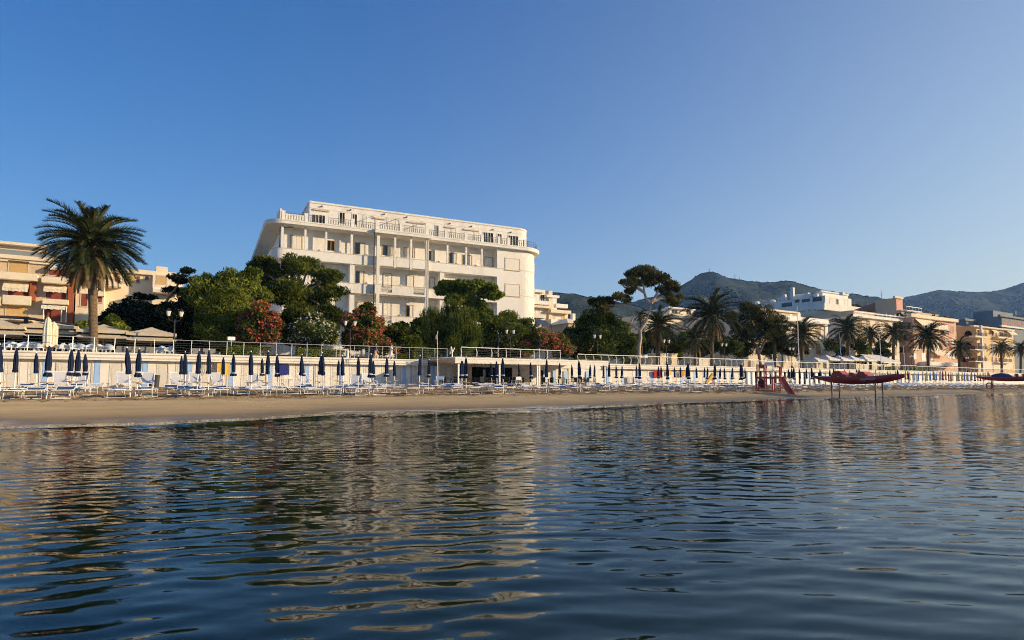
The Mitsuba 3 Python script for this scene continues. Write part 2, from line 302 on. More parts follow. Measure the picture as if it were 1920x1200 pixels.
# ---- hills
def hill_mesh(pts, D0, D1, seed, back=500, na=260, nt=60):
    px = np.linspace(pts[0][0], pts[-1][0], na); yr = np.interp(px, [q[0] for q in pts], [q[1] for q in pts])
    ker = np.ones(7) / 7; yr = np.convolve(np.pad(yr, 3, mode='edge'), ker, 'valid')
    ridge = np.array([P(x, y, D1) for x, y in zip(px, yr)])
    t = np.concatenate([np.linspace(0, 1, nt), 1 + np.linspace(0.08, 1, 10) * back / (D1 - D0)])
    tx = np.array([ray(x)[0] for x in px])
    Y = (D0 + (D1 - D0) * t)[None, :] * np.ones((na, 1)); X = ridge[:, :1] + (tx[:, None] * 0.55) * (Y - D1)
    base = PZ - 6; prof = np.where(t <= 1, np.clip(t, 0, 1) ** 1.15, 1 - 0.7 * (t - 1) / (t[-1] - 1))
    Z = base + (ridge[:, 2:] - base) * prof[None, :]
    q = np.stack([X / 190, Y / 330, X * 0], -1)
    spur = (np.abs(meshkit.fbm(q, 4, seed) - 0.5) * 2) ** 0.8
    Z = Z - spur * (ridge[:, 2:] - base) * 0.34 * (np.sin(np.pi * np.clip(t, 0, 1)) ** 0.8)[None, :]
    q2 = np.stack([X / 9, Y / 9, X * 0], -1)
    Z = Z + (meshkit.noise(q2, seed + 3) - 0.3) * 5.5 * np.clip(t * 3, 0, 1)[None, :]
    v, f = grid(X, Y, Z); return v, f
def hill_col(p, n, uv):
    k = mikit.fbm(p.x * 0.02, p.y * 0.02, p.z * 0.02, 4); g = mikit.noise(p.x * 0.16, p.y * 0.16, p.z * 0.16)
    return mikit.mix(mikit.mix((0.018, 0.030, 0.018), (0.055, 0.060, 0.032), mikit.smoothstep(0.45, 0.65, k)), (0.010, 0.017, 0.012), g * 0.7)
mat('hill_forest', mikit.proc(hill_col), 0.95, 0.1)
struct('hill_left', hill_mesh([(-400, 640), (300, 610), (700, 575), (1000, 550), (1040, 549), (1070, 549), (1100, 556), (1130, 562), (1180, 570), (1260, 600), (1400, 650)], 500, 1300, 21), 'hill_forest', True)
struct('hill_peak', hill_mesh([(900, 640), (1040, 610), (1160, 572), (1240, 553), (1270, 541), (1300, 521), (1318, 511), (1330, 508), (1345, 512), (1365, 522), (1385, 525), (1410, 528), (1440, 530), (1462, 528), (1482, 526), (1500, 531), (1530, 541), (1560, 547), (1600, 552), (1640, 557), (1700, 568), (1800, 600), (2000, 650)], 800, 2000, 31), 'hill_forest', True)
struct('hill_right', hill_mesh([(1400, 640), (1560, 590), (1640, 566), (1690, 559), (1720, 553), (1752, 546), (1764, 542), (1780, 546), (1830, 548), (1860, 547), (1880, 544), (1900, 537), (1920, 530), (2000, 512), (2150, 505), (2600, 540)], 1300, 3000, 41, 350), 'hill_forest', True)

# ---- air
scene['haze'] = {'type': 'cube', 'to_world': T().translate([1200, 1650, 298]).scale([3000, 1950, 302]), 'bsdf': {'type': 'null'}, 'interior': {'type': 'ref', 'id': 'haze_air'}}
labels['haze'] = {'kind': 'stuff', 'label': 'thin blue haze in the air over the bay and the hills', 'category': 'haze'}

# ---- thin foam left by the last wave, seaweed on the upper sand
def foam_strip(px0, px1, off, w, seed):
    a0, a1 = C.hb(px0, 26)[0], C.hb(px1, 26)[0]; A_ = np.arange(a0, a1, 0.12); T_ = np.linspace(-0.5, 0.5, 6); AA_, TT = np.meshgrid(A_, T_, indexing='ij')
    wid = w * np.clip(1.6 * meshkit.fbm(np.stack([AA_ * 1.1, AA_ * 0, AA_ * 0 + seed], -1), 3, seed) - 0.45, 0.0, 1); ctr = shore(AA_) + off + 0.5 * (meshkit.noise(np.stack([AA_ * 0.5, AA_ * 0, AA_ * 0], -1), seed + 2) - 0.5)
    VV_ = ctr + TT * wid; zz = np.maximum(sand_z(AA_, VV_), 0.13 * np.exp(-np.clip(shore(AA_) - VV_, 0, 20) / 1.2)) + 0.012 + 0.012 * (1 - 4 * TT ** 2)
    return C.W(grid(AA_, VV_, zz, (wid > 0.03)[:-1, :-1]))
put('foam', cat([foam_strip(560, 1010, 1.35, 0.4, 3), foam_strip(700, 1000, 0.2, 0.2, 5), foam_strip(1690, 1935, 1.3, 0.8, 6)]), mat('sea_foam', (0.46, 0.43, 0.38), 0.8, 0.2), True)
labels['foam'] = {'kind': 'stuff', 'label': 'thin pale foam left along the edge of the wet sand', 'category': 'foam'}
_r = np.random.default_rng(23); n = 2600; a_ = _r.uniform(-45, 60, n); v_ = 30.1 + _r.normal(0, 0.45, n) + 0.5 * np.sin(a_ * 0.3); k_ = meshkit.noise(np.stack([a_ * 0.9, v_, v_ * 0], -1), 3) > 0.42; a_, v_ = a_[k_], v_[k_]
p_ = np.stack([a_, v_, sand_z(a_, v_) + 0.07 * np.exp(-((v_ - 30.2 - 0.5 * np.sin(a_ * 0.3)) / 0.5) ** 2) + 0.03], 1); n = len(p_); an = _r.uniform(0, 7, n); L_ = _r.uniform(0.05, 0.2, n)
d_ = np.stack([np.cos(an) * L_, np.sin(an) * L_, _r.uniform(-0.01, 0.04, n)], 1); e_ = np.stack([-np.sin(an) * 0.025, np.cos(an) * 0.025, an * 0 + 0.02], 1); i_ = np.arange(n) * 3
put('seaweed', C.W((np.stack([p_ - d_, p_ + d_, p_ + e_], 1).reshape(-1, 3), np.stack([i_, i_ + 1, i_ + 2], 1))), mat('dry_seaweed', (0.06, 0.035, 0.018), 0.9, 0.1)); labels['seaweed'] = {'kind': 'stuff', 'label': 'scattered brown dry seaweed on the crest of the beach', 'category': 'seaweed'}
# ================================================================== BUILDINGS
def pbox(fr, b, px0, px1, py0, py1, t0, t1):
    """a box on the plane b of a frame covering a rectangle of the photograph; from b - t1 (out) to b - t0"""
    m = (py0 + py1) / 2
    a0, a1 = fr.hb(px0, b, m)[0], fr.hb(px1, b, m)[0]; c = (px0 + px1) / 2
    z1, z0 = fr.hb(c, b, py0)[1], fr.hb(c, b, py1)[1]
    return a0, a1, z0, z1
def window(parent, fr, b, px0, px1, py0, py1, fill, frame=None, name='window', ft=0.10, proud=0.07, slats=False, sill=True):
    a0, a1, z0, z1 = pbox(fr, b, px0, px1, py0, py1, 0, 0)
    ms = [bx(a0 - ft, a0, b - proud, b + 0.05, z0, z1), bx(a1, a1 + ft, b - proud, b + 0.05, z0, z1), bx(a0 - ft, a1 + ft, b - proud, b + 0.05, z1, z1 + ft)]
    if sill: ms.append(bx(a0 - ft * 1.3, a1 + ft * 1.3, b - proud * 1.8, b + 0.05, z0 - 0.09, z0))
    k = part(parent, name, fr.W(cat(ms)), frame or M_TRIM)
    if fill in (M_GLASS, M_DARK):
        put(numbered(k + '__pane'), fr.W(bx(a0, a1, b - 0.012, b + 0.03, z0, z1)), fill)
        if a1 - a0 > 0.5:
            am = (a0 + a1) / 2; put(numbered(k + '__mullion'), fr.W(bx(am - 0.03, am + 0.03, b - 0.035, b - 0.0125, z0, z1)), frame or M_TRIM)
    else:
        n = 2 if a1 - a0 > 0.7 and not slats else 1
        for i in range(n):
            x0, x1 = a0 + (a1 - a0) * i / n + 0.012, a0 + (a1 - a0) * (i + 1) / n - 0.012
            rows = max(3, int((z1 - z0) / 0.22)); h = (z1 - z0) / rows
            sm = [bx(x0, x1, b - 0.020, b + 0.03, z0, z1)] + [bx(x0 + 0.03, x1 - 0.03, b - 0.042, b - 0.0205, z0 + h * r + 0.03, z0 + h * (r + 1) - 0.015) for r in range(rows)]
            put(numbered(k + '__shutter'), fr.W(cat(sm)), fill)
    return k
def bars(fr, a0, a1, b, z0, z1, gap=0.16, r=0.018, scroll=False):
    """a metal balustrade panel with upright bars between two rails, along a"""
    n = max(2, int((a1 - a0) / gap)); ms = [bx(a0, a1, b - 0.025, b + 0.025, z1 - 0.05, z1), bx(a0, a1, b - 0.02, b + 0.02, z0 + 0.05, z0 + 0.09)]
    for i in range(n + 1):
        a = a0 + (a1 - a0) * i / n; ms.append(bx(a - r, a + r, b - r, b + r, z0 + 0.09, z1 - 0.05))
        if scroll and i < n:
            c, zc, w = a + (a1 - a0) / n / 2, (z0 + z1) / 2, (a1 - a0) / n * 0.42
            th = np.linspace(0, 2 * np.pi, 9); ms.append(tube(np.stack([c + w * np.cos(th), th * 0 + b, zc + (z1 - z0) * 0.3 * np.sin(th)], 1), 0.016, 4, False))
    return fr.W(cat(ms))

# ---- the large white hotel
H = Frame((-24.3, 79.0), 2240, 1130)
hot = thing('hotel', 'large white five-storey hotel with rounded corners, long balconies and a set-back top floor', 'hotel')
def hz(px, py, b=0.0): return H.hb(px, b, py)[1]
aL, aR = H.hb(508, 0.8, 470)[0], H.hb(1003.0, 2.4, 500)[0]
aS = H.hb(932, 0, 500)[0]                       # where the solid right-hand end begins
DEP = 34.0
def rrect(a0, a1, b0, b1, rl, rr):
    p = sbox(a0, b0, a1, b1); q = []
    for cx, r, s in ((a0, rl, 1), (a1, rr, -1)):
        th = np.linspace(0, np.pi / 2, 10)
        arc = [(cx + s * (r - r * math.sin(t)), b0 + r - r * math.cos(t)) for t in th]
        q.append(Polygon([(cx, b0)] + arc))
    return p.difference(unary_union(q)).buffer(0)
OUT = rrect(aL, aR, 0, DEP, 1.5, 3.6)
left_of = sbox(-60, -5, aS, 60)
WB = 1.35
wall_poly = unary_union([rrect(aL + 1.35, aS + 0.2, WB, DEP - 0.6, 0.3, 0.01), OUT.intersection(sbox(aS, -1, 80, DEP - 0.6))]).buffer(0)
Z4 = hz(613, 425.5); Zc = Z4 - 0.30             # roof terrace; underside of its cornice
part(hot, 'wall', H.W(prism(wall_poly, PZ - 0.2, Zc)), M_WHITE)
PT = [hz(613, 472.0), hz(700, 533.5), hz(736, 593.5)]   # tops of the balcony parapets
PT.append(PT[2] - (PT[1] - PT[2]))
ring = OUT.difference(OUT.buffer(-0.16)).intersection(left_of).intersection(sbox(-80, -1, 80, DEP - 4))
aB0, aB1 = H.hb(704, -0.7, 470)[0], H.hb(804, -0.7, 470)[0]
bay = sbox(aB0, -0.7, aB1, 0.02)
for i, z in enumerate(PT):
    cut = ring.difference(sbox(aB0, -1, aB1, 0.5))
    part(hot, 'balcony_parapet', H.W(prism(cut, z - 1.32, z - 0.07)), M_WHITE)
    part(hot, 'parapet_coping', H.W(prism(cut.buffer(0.05).intersection(left_of), z - 0.07, z)), M_TRIM)
    part(hot, 'balcony_slab', H.W(prism(unary_union([OUT.buffer(-0.17).intersection(left_of), bay.buffer(-0.17)]).difference(wall_poly.buffer(-0.05)), z - 1.30, z - 1.05)), M_WHITE)
    # the projecting bay
    ps = [709, 740, 770, 800]
    zz0, zz1 = z - 1.34, z - 0.07
    if i == 0:
        for j in range(3):
            q0, q1 = H.hb(ps[j] + 3, -0.7, 475)[0], H.hb(ps[j + 1] - 2.5, -0.7, 475)[0]
            part(hot, 'balcony_parapet', H.W(bx(q0, q1, -0.72, -0.56, zz0, zz1)), M_WHITE)
            part(hot, 'parapet_coping', H.W(bx(q0, q1, -0.77, -0.52, zz1, z)), M_TRIM)
    else:
        e = [aB0, H.hb(713, -0.7, 540)[0], H.hb(735, -0.7, 540)[0], H.hb(775, -0.7, 540)[0], H.hb(796, -0.7, 540)[0], aB1]
        for j in (0, 2, 4):
            part(hot, 'balcony_parapet', H.W(bx(e[j], e[j + 1], -0.72, -0.56, zz0, zz1)), M_WHITE)
            part(hot, 'parapet_coping', H.W(bx(e[j] - 0.02, e[j + 1] + 0.02, -0.77, -0.52, zz1, z)), M_TRIM)
        for j in (1, 3):
            part(hot, 'parapet_base', H.W(bx(e[j], e[j + 1], -0.72, -0.56, zz0, zz0 + 0.26)), M_WHITE)
            part(hot, 'balcony_grille', bars(H, e[j], e[j + 1], -0.64, zz0 + 0.26, z, 0.14, 0.016, True), M_GIRON)
    for a in (aB0, aB1 - 0.16):
        part(hot, 'balcony_parapet', H.W(bx(a, a + 0.16, -0.56, 0.0, zz0, zz1)), M_WHITE)
    # low walls between neighbouring balconies, their tops falling towards the front
    for px in (600, 640, 690, 753, 825, 858, 895):
        a, _ = H.hb(px, 0.7, 480)
        poly = np.array([(0.16, z - 1.04), (WB, z - 1.04), (WB, z + 0.55), (0.16, z - 0.1)])
        m = (np.array([[a + s, y, q] for s in (0, 0.08) for y, q in poly]), np.array([[0, 1, 2, 3], [7, 6, 5, 4], [0, 4, 5, 1], [1, 5, 6, 2], [2, 6, 7, 3], [3, 7, 4, 0]]))
        part(hot, 'balcony_divider', H.W(m), M_WHITE)
# columns
for px, w in ((529, 0.30), (572, 0.24), (611, 0.24), (659, 0.30)):
    a = H.hb(px, 0.3, 450)[0]; part(hot, 'column', H.W(bx(a - w / 2, a + w / 2, 0.02, 0.02 + w, PT[0] - 0.02, Zc)), M_WHITE)
for px in (838, 873, 902.5):
    a = H.hb(px, 0.3, 470)[0]; part(hot, 'column', H.W(bx(a - 0.13, a + 0.13, 0.02, 0.28, PT[0] - 0.02, Zc)), M_WHITE)
for px, w in ((709, 0.42), (740.5, 0.26), (770.5, 0.26), (800.5, 0.40)):
    a = H.hb(px, -0.6, 470)[0]
    lo = PZ if w > 0.3 else PT[0] - 1.5
    part(hot, 'pillar', H.W(bx(a - w / 2, a + w / 2, -0.72 - (0.015 if w > 0.3 else 0.006), -0.34, lo, Zc)), M_WHITE)
for i in (1, 2, 3):
    for px0, px1 in ((655, 664), (824, 832)):
        a0, a1 = H.hb(px0, 0.4, 540)[0], H.hb(px1, 0.4, 540)[0]
        part(hot, 'wall_pier', H.W(bx(a0, a1, 0.2, WB + 0.02, PT[i] - 1.04, PT[i] + 2.7)), M_WHITE)
# cornice with the roof terrace
corn = unary_union([OUT.buffer(0.75), sbox(aB0 - 0.2, -1.35, aB1 + 0.2, 0.2)])
part(hot, 'cornice', H.W(prism(corn, Zc, Z4 + 0.05)), M_WHITE)
part(hot, 'cornice_lip', H.W(prism(corn.buffer(0.06).difference(corn.buffer(-0.35)), Z4 + 0.05, Z4 + 0.22)), M_WHITE)
part(hot, 'terrace_floor', H.W(prism(corn.buffer(-0.36), Z4 + 0.02, Z4 + 0.08)), M_PAVE)
TF = Z4 + 0.08; PB = 3.4
aP0, aP1 = H.hb(580, PB, 400)[0], H.hb(986.5, PB + 2.0, 450)[0]
ZP = hz(640, 384.2, PB)
pent = rrect(aP0, aP1, PB, DEP - 5, 0.02, 2.6)
pt = part(hot, 'penthouse', H.W(prism(pent, TF, ZP - 0.25)), M_WHITE)
put(numbered(pt + '__coping'), H.W(prism(pent.buffer(0.12), ZP - 0.25, ZP)), M_WHITE)
put(numbered(pt + '__band'), H.W(prism(pent.buffer(0.06), ZP - 0.95, ZP - 0.85)), M_WHITE)
for px0, px1, py0, py1, fl in ((585, 597, 403, 419, M_GLASS), (598, 610, 404, 420, M_DARK), (637, 646, 399, 419, M_DARK), (661, 669, 402, 421, M_GLASS), (682, 687, 405, 424, M_SHUT), (727, 741, 410, 426, M_SHUT),
                               (776, 781, 414, 433, M_SHUT), (816, 822, 423, 443, M_GLASS), (847, 854, 426, 444, M_SHUT), (890, 898, 432, 450, M_SHUT), (906, 914, 436, 456, M_GLASS), (915, 924, 437, 457, M_DARK),
                               (933, 940, 439, 460, M_GLASS), (953, 960, 442, 464, M_DARK), (961, 971, 443, 465, M_GLASS)):
    window(pt, H, PB, px0, px1, py0, py1, fl, M_WHITE, sill=False)
for px0, px1, py in ((587, 618, 392), (699, 723, 408), (764, 797, 415.5), (834, 853, 425), (869, 897, 429.5)):
    a0, z = H.hb(px0, PB, py); a1, _ = H.hb(px1, PB, py)
    put(numbered(pt + '__awning_box'), H.W(bx(a0, a1, PB - 0.22, PB, z - 0.14, z + 0.05)), M_TRIM)
for px, py in ((603, 387.5), (657, 394), (720, 402), (762, 407.5), (843, 419.5), (883, 425), (923, 431), (957, 436)):
    a, z = H.hb(px, PB, py); put(numbered(pt + '__spotlight'), H.W(cat([bx(a - 0.09, a + 0.09, PB - 0.3, PB, z - 0.08, z + 0.08)])), M_GIRON)
for px0, px1, py0, py1, fl in ((545, 566, 443, 465, M_SHUT), (614, 627, 452, 470, M_DARK), (666, 684, 456, 477, M_SHUT), (718, 735, 461, 479, M_SHUT), (758, 767, 465, 482, M_SHUT), (773, 777, 466, 484, M_SHUT), (804, 813, 471, 489, M_SHUT),
                               (842, 855, 475, 494, M_SHUT), (868, 884, 479, 497, M_SHUT), (908, 923, 483, 501, M_SHUT), (667, 682, 509, 531, M_SHUT), (719, 734, 513, 538, M_SHUT), (762, 775, 518, 540, M_SHUT), (806, 814, 521, 541, M_SHUT),
                               (842, 860, 526, 545, M_SHUT), (667, 682, 568, 590, M_SHUT), (719, 733, 569, 597, M_SHUT), (762, 774, 573, 598, M_SHUT), (842, 858, 575, 595, M_SHUT), (560, 578, 500, 522, M_SHUT), (612, 628, 505, 527, M_SHUT)):
    k = window(hot, H, WB, px0, px1, py0, py1, fl, M_FRAME, sill=False, proud=0.09, ft=0.09)
    if fl == M_SHUT and (px0 * 7 + int(py0)) % 3 == 0:      # one leaf folded back: dark glass shows in that half
        a0, a1, z0, z1 = pbox(H, WB, px0, px1, py0, py1, 0, 0); put(k + '__pane', H.W(bx(a0 + 0.02, (a0 + a1) / 2 - 0.02, WB - 0.052, WB - 0.045, z0 + 0.02, z1 - 0.02)), M_GLASS)
    if fl == M_DARK: labels[k] = {'label': 'open dark window of the top balcony floor'}
for py0, py1 in ((485.5, 507), (533.5, 555.5)):
    window(hot, H, 0.0, 947, 974, py0, py1, M_SHUT, M_FRAME, slats=True, proud=0.06, ft=0.07)
for i, z in enumerate((PT[0], PT[1], PT[2])):           # thin sill line round the solid end
    part(hot, 'string_course', H.W(prism(OUT.buffer(0.04).difference(OUT.buffer(-0.2)).intersection(sbox(aS + 0.0, -2, 90, DEP - 1)), z - 0.09, z - 0.01)), M_TRIM)
    th = math.radians(58); ca, cb = aR - 3.6 + 3.6 * math.sin(th), 3.6 - 3.6 * math.cos(th)
    m = rotz(bx(-0.42, 0.42, -0.07, 0.05, 0.05, 1.75), math.degrees(th)); part(hot, 'window', H.W(mv(m, ca, cb, z)), M_SHUT)
# railings and piers of the roof terrace
tp = [531, 574, 612, 661, 707]
for px in tp + [752, 800, 836, 873, 904, 935, 953, 984]:
    b = -0.25 if px not in (707, 752, 800) else -0.95
    a = H.hb(px, b, 420)[0]; part(hot, 'terrace_pier', H.W(bx(a - 0.22, a + 0.22, b - 0.14, b + 0.14, TF, TF + 1.35)), M_WHITE)
for l in ([515] + tp, [709, 752, 798], [802, 836, 873, 904, 935, 953, 984, 993]):
    for p0, p1 in zip(l[:-1], l[1:]):
        b = -0.95 if l[0] == 709 else -0.25
        part(hot, 'terrace_railing', bars(H, H.hb(p0, b, 425)[0] + 0.25, H.hb(p1, b, 425)[0] - 0.25, b, TF, TF + 1.15, 0.30, 0.02, True), M_GIRON)
th = np.linspace(0, math.pi / 2, 9)
arc = np.stack([aR - 3.6 + 4.0 * np.sin(th), 3.6 - 4.0 * np.cos(th)], 1)
ms = []
for zz in (0.15, 0.65, 1.15): ms.append(tube(np.c_[arc, np.full(len(arc), TF + zz)], 0.03, 5))
for a, b in arc: ms.append(tube([[a, b, TF], [a, b, TF + 1.15]], 0.025, 5))
part(hot, 'corner_railing', H.W(cat(ms)), M_GIRON)
a0, a1 = H.hb(523, 2.6, 400)[0], H.hb(572, 2.6, 400)[0]
part(hot, 'terrace_side_wall', H.W(bx(a0, a0 + 0.25, 1.2, 14, TF, TF + 2.0)), M_WHITE)
part(hot, 'terrace_screen', H.W(bx(a0 + 0.25, a1, 2.5, 2.7, TF, TF + 1.75)), M_WHITE)
for px in (700, 745, 795):                       # awning brackets reaching out over the terrace dividers
    a = H.hb(px, 2.2, 400)[0]
    part(hot, 'awning_bracket', H.W(cat([tube([[a, PB - 0.02, ZP - 1.1], [a, PB - 1.9, ZP - 1.7]], 0.04, 5), tube([[a, PB - 1.9, TF], [a, PB - 1.9, ZP - 1.7]], 0.035, 5)])), M_GIRON)
for px, b in ((705, -0.75), (803.5, -0.72)):
    a = H.hb(px, b - 0.1, 480)[0] - (0.25 if px < 750 else 0); part(hot, 'drainpipe', H.W(tube([[a, b - 0.14, PZ], [a, b - 0.14, Zc]], 0.08 if px < 750 else 0.045, 8)), M_BROWN if px < 750 else M_TRIM)
a = H.hb(524, 1.0, 440)[0]; part(hot, 'drainpipe', H.W(tube([[a, 0.5, PT[0]], [a, 0.5, Zc - 0.3], [a + 1.6, 0.35, Zc - 0.14]], 0.07, 6)), M_BROWN)

# ---- generic coast-parallel block; everything given by pixels of the photograph
def block(key, name, v, px0, px1, py_top, py_at, m, depth=12, zb=None, a1=None, smooth=False):
    a0 = C.hb(px0, v, py_top)[0]; a1 = C.hb(px1, v, py_top)[0] if a1 is None else a1; z = C.hb(py_at, v, py_top)[1]
    return part(key, name, C.W(bx(a0, a1, v, v + depth, PZ - 0.1 if zb is None else zb, z)), m), a0, a1, z
def slab(key, name, v, px0, px1, py0, py1, pyx, m, out=0.8, ins=0.05):
    """a slab or parapet that projects by out in front of the plane v"""
    a0, a1 = C.hb(px0, v - out, py0)[0], C.hb(px1, v - out, py0)[0]; z1, z0 = C.hb(pyx, v - out, py0)[1], C.hb(pyx, v - out, py1)[1]
    return part(key, name, C.W(bx(a0, a1, v - out, v + ins, z0, z1)), m)
def hollow(key, name, v, px0, px1, py0, py1, pyx, m, out=1.0, t=0.12, cap=None):
    """a balcony: floor, front parapet and two cheeks"""
    a0, a1 = C.hb(px0, v - out, py0)[0], C.hb(px1, v - out, py0)[0]; z1, z0 = C.hb(pyx, v - out, py0)[1], C.hb(pyx, v - out, py1)[1]
    k = part(key, name, C.W(cat([bx(a0, a1, v - out, v - out + t, z0, z1), bx(a0, a0 + t, v - out + t, v + 0.03, z0, z1), bx(a1 - t, a1, v - out + t, v + 0.03, z0, z1), bx(a0 + t, a1 - t, v - out + t, v + 0.03, z0, z0 + 0.18)])), m)
    return k
def awning(key, v, px0, px1, py0, py1, m, out=1.6, name='awning'):
    a0, a1 = C.hb(px0, v, py0)[0], C.hb(px1, v, py0)[0]; c = (px0 + px1) / 2; z1 = C.hb(c, v, py0)[1]; z0 = C.hb(c, v - out, py1)[1]
    n = 8; V = []
    for t in (0, 1):
        for i in range(n + 1): V += [[a0 + (a1 - a0) * i / n, v - 0.02 - out * t, z1 + (z0 - z1) * t + (0.02 if i % 2 else 0) + s] for s in (0.0, -0.03)]
    V = np.array(V).reshape(2, n + 1, 2, 3); q = []
    top = grid(V[:, :, 0, 0], V[:, :, 0, 1], V[:, :, 0, 2]); bot = grid(V[:, :, 1, 0], V[:, :, 1, 1], V[:, :, 1, 2])
    ms = [top, (bot[0], bot[1][:, ::-1])]
    for i in range(n):
        x0, x1 = a0 + (a1 - a0) * i / n, a0 + (a1 - a0) * (i + 1) / n; ms.append(bx(x0 + 0.01, x1 - 0.01, v - 0.04 - out, v - 0.02 - out, z0 - 0.28 - 0.04 * (i % 2), z0 - 0.01))
    return part(key, name, C.W(cat(ms)), m)

# ---- apartment block at the far left
ap = thing('apartment_block', 'tan apartment block with rounded cream balconies and rust red wall strips at the left edge', 'building')
VA = 84.0
block(ap, 'wall', VA, -60, 141, 492, 40, M_TAN, 14)
block(ap, 'attic_wall', VA + 3, -60, 88, 462, 40, M_CREAM, 10)
slab(ap, 'roof_overhang', VA + 3, -60, 90, 455, 460, 40, M_CREAM, 0.9)
slab(ap, 'roof_parapet', VA, -60, 120, 470, 480, 40, M_GREY, 0.5)
slab(ap, 'roof_cornice', VA, -60, 125, 480, 487, 50, M_CREAM, 0.9)
hollow(ap, 'balcony', VA, -20, 70, 511, 524, 30, M_CREAM, 1.3)
hollow(ap, 'balcony', VA, 78, 131, 519, 531, 105, M_CREAM, 1.3)
hollow(ap, 'balcony', VA, 5, 58, 554, 571, 30, M_CREAM, 1.0)
hollow(ap, 'balcony', VA, 80, 128, 561, 570, 105, M_CREAM, 1.4)
hollow(ap, 'balcony', VA, -60, 2, 556, 571, -20, M_CREAM, 1.0)
for q in ((17, 52, 491, 511, M_SHUTY), (12, 48, 573, 593, M_SHUTY), (15, 54, 543, 554, M_SHUTR), (92, 125, 503, 517, M_SHUTR), (86, 124, 545, 561, M_SHUTR), (84, 114, 579, 602, M_SHUTR), (-30, -4, 491, 511, M_SHUTY)):
    window(ap, C, VA, *q, M_TRIM, slats=True)
for px0, px1, py0, py1 in ((57, 68, 529, 565), (128, 139, 502, 609)):
    a0, a1, z0, z1 = pbox(C, VA, px0, px1, py0, py1, 0, 0); part(ap, 'rust_wall_strip', C.W(bx(a0, a1, VA - 0.55, VA + 0.02, z0, z1)), M_BRICK)
awning(ap, VA, 8, 56, 528, 541, M_CFAB, 1.2); awning(ap, VA, 84, 127, 534, 543, M_CFAB, 1.2); awning(ap, VA, 80, 125, 569, 575, M_WFAB, 1.4); awning(ap, VA, 93, 118, 497, 501, M_WFAB, 1.0)
for px in (82, 116, 125):
    a, z1 = C.hb(px, VA - 1.3, 574); z0 = C.hb(px, VA - 1.3, 612)[1]; part(ap, 'awning_post', C.W(tube([[a, VA - 1.3, z0], [a, VA - 1.3, z1]], 0.05, 6)), M_WPAINT)
slab(ap, 'ground_floor_canopy', VA, -40, 60, 594, 600, 20, M_CREAM, 2.0)

ap2 = thing('apartment_block', 'cream apartment block with ochre roller shutters behind the tall palm and the dark cedar', 'building')
VB = 86.0
block(ap2, 'wall', VB, 146, 343, 512, 290, M_CREAM, 14)
slab(ap2, 'roof_parapet', VB, 145, 338, 508, 516, 290, M_CREAM, 0.5)
block(ap2, 'rooftop_hut', VB + 4, 293, 315, 500, 304, M_CREAM, 5)
block(ap2, 'projecting_wing', VB - 1.9, 144, 198, 505, 170, M_CREAM, 4)
block(ap2, 'projecting_wing', VB - 2, 287, 330, 516, 308, M_CREAM, 4)
for q in ((240, 254, 517, 530, M_SHUTY), (272, 279, 518, 525, M_GLASS), (232, 238, 516, 530, M_SHUTR), (255, 262, 518, 530, M_SHUTR), (215, 225, 520, 533, M_SHUTR)):
    window(ap2, C, VB, *q, M_TRIM, slats=True)
for q in ((295, 312, 518, 532, M_SHUTY), (152, 166, 514, 537, M_SHUTR), (184, 192, 522, 545, M_SHUTR), (152, 164, 551, 574, M_SHUTR), (184, 191, 557, 567, M_SHUTR)):
    window(ap2, C, VB - (1.9 if q[0] < 200 else 2), *q, M_TRIM, slats=True)
hollow(ap2, 'balcony', VB - 2, 184, 196, 545, 555, 190, M_CREAM, 0.9)
hollow(ap2, 'balcony', VB, 200, 228, 528, 537, 215, M_CREAM, 1.6)
hollow(ap2, 'balcony', VB - 2, 287, 343, 543, 549, 310, M_CREAM, 1.6)
slab(ap2, 'storey_band', VB - 2, 287, 343, 540, 543, 310, M_WHITE, 0.3)

# ---- modern block beside the hotel
mo = thing('modern_apartments', 'cream modern apartment house with white-railed terraces just right of the white hotel', 'building')
VM = 128.0
block(mo, 'wall', VM, 985, 1033, 546, 1015, M_CREAM, 12); block(mo, 'stair_wall', VM - 0.6, 1029, 1036, 545, 1031, M_CREAM, 10); block(mo, 'wall', VM, 1034, 1065, 588, 1050, M_CREAM, 12)
block(mo, 'upper_room', VM + 2.5, 1031, 1044, 558, 1038, M_WHITE, 6)
slab(mo, 'roof_slab', VM, 985, 1022, 543, 548, 1012, M_WHITE, 1.0); slab(mo, 'roof_slab', VM, 1025, 1049, 553, 557.5, 1036, M_WHITE, 1.2); slab(mo, 'terrace_slab', VM, 1000, 1036, 573, 577, 1018, M_CREAM, 1.6)
hollow(mo, 'balcony', VM, 1000, 1033, 564, 571, 1018, M_WHITE, 1.5); hollow(mo, 'balcony', VM, 1043, 1065, 570, 577, 1055, M_WHITE, 1.2); slab(mo, 'terrace_slab', VM, 1033, 1071, 581, 587, 1050, M_CREAM, 1.8)
hollow(mo, 'balcony', VM, 1000, 1024, 589, 596, 1012, M_CREAM, 1.2); hollow(mo, 'balcony', VM, 1033, 1066, 599, 609, 1050, M_WHITE, 1.6)
for q in ((1001, 1011, 552, 564, M_SHUT), (1013, 1021, 553, 565, M_GLASS), (1004, 1009, 578, 590, M_SHUT), (1012, 1019, 579, 591, M_SHUT), (1040, 1052, 586, 600, M_SHUT), (1054, 1059, 588, 600, M_SHUTY), (1036, 1042, 610, 617, M_GLASS), (1046, 1056, 610, 617, M_GLASS)):
    window(mo, C, VM, *q, M_WHITE, sill=False)
awning(mo, VM, 1002, 1021, 600, 606, M_NAVYB, 1.5)

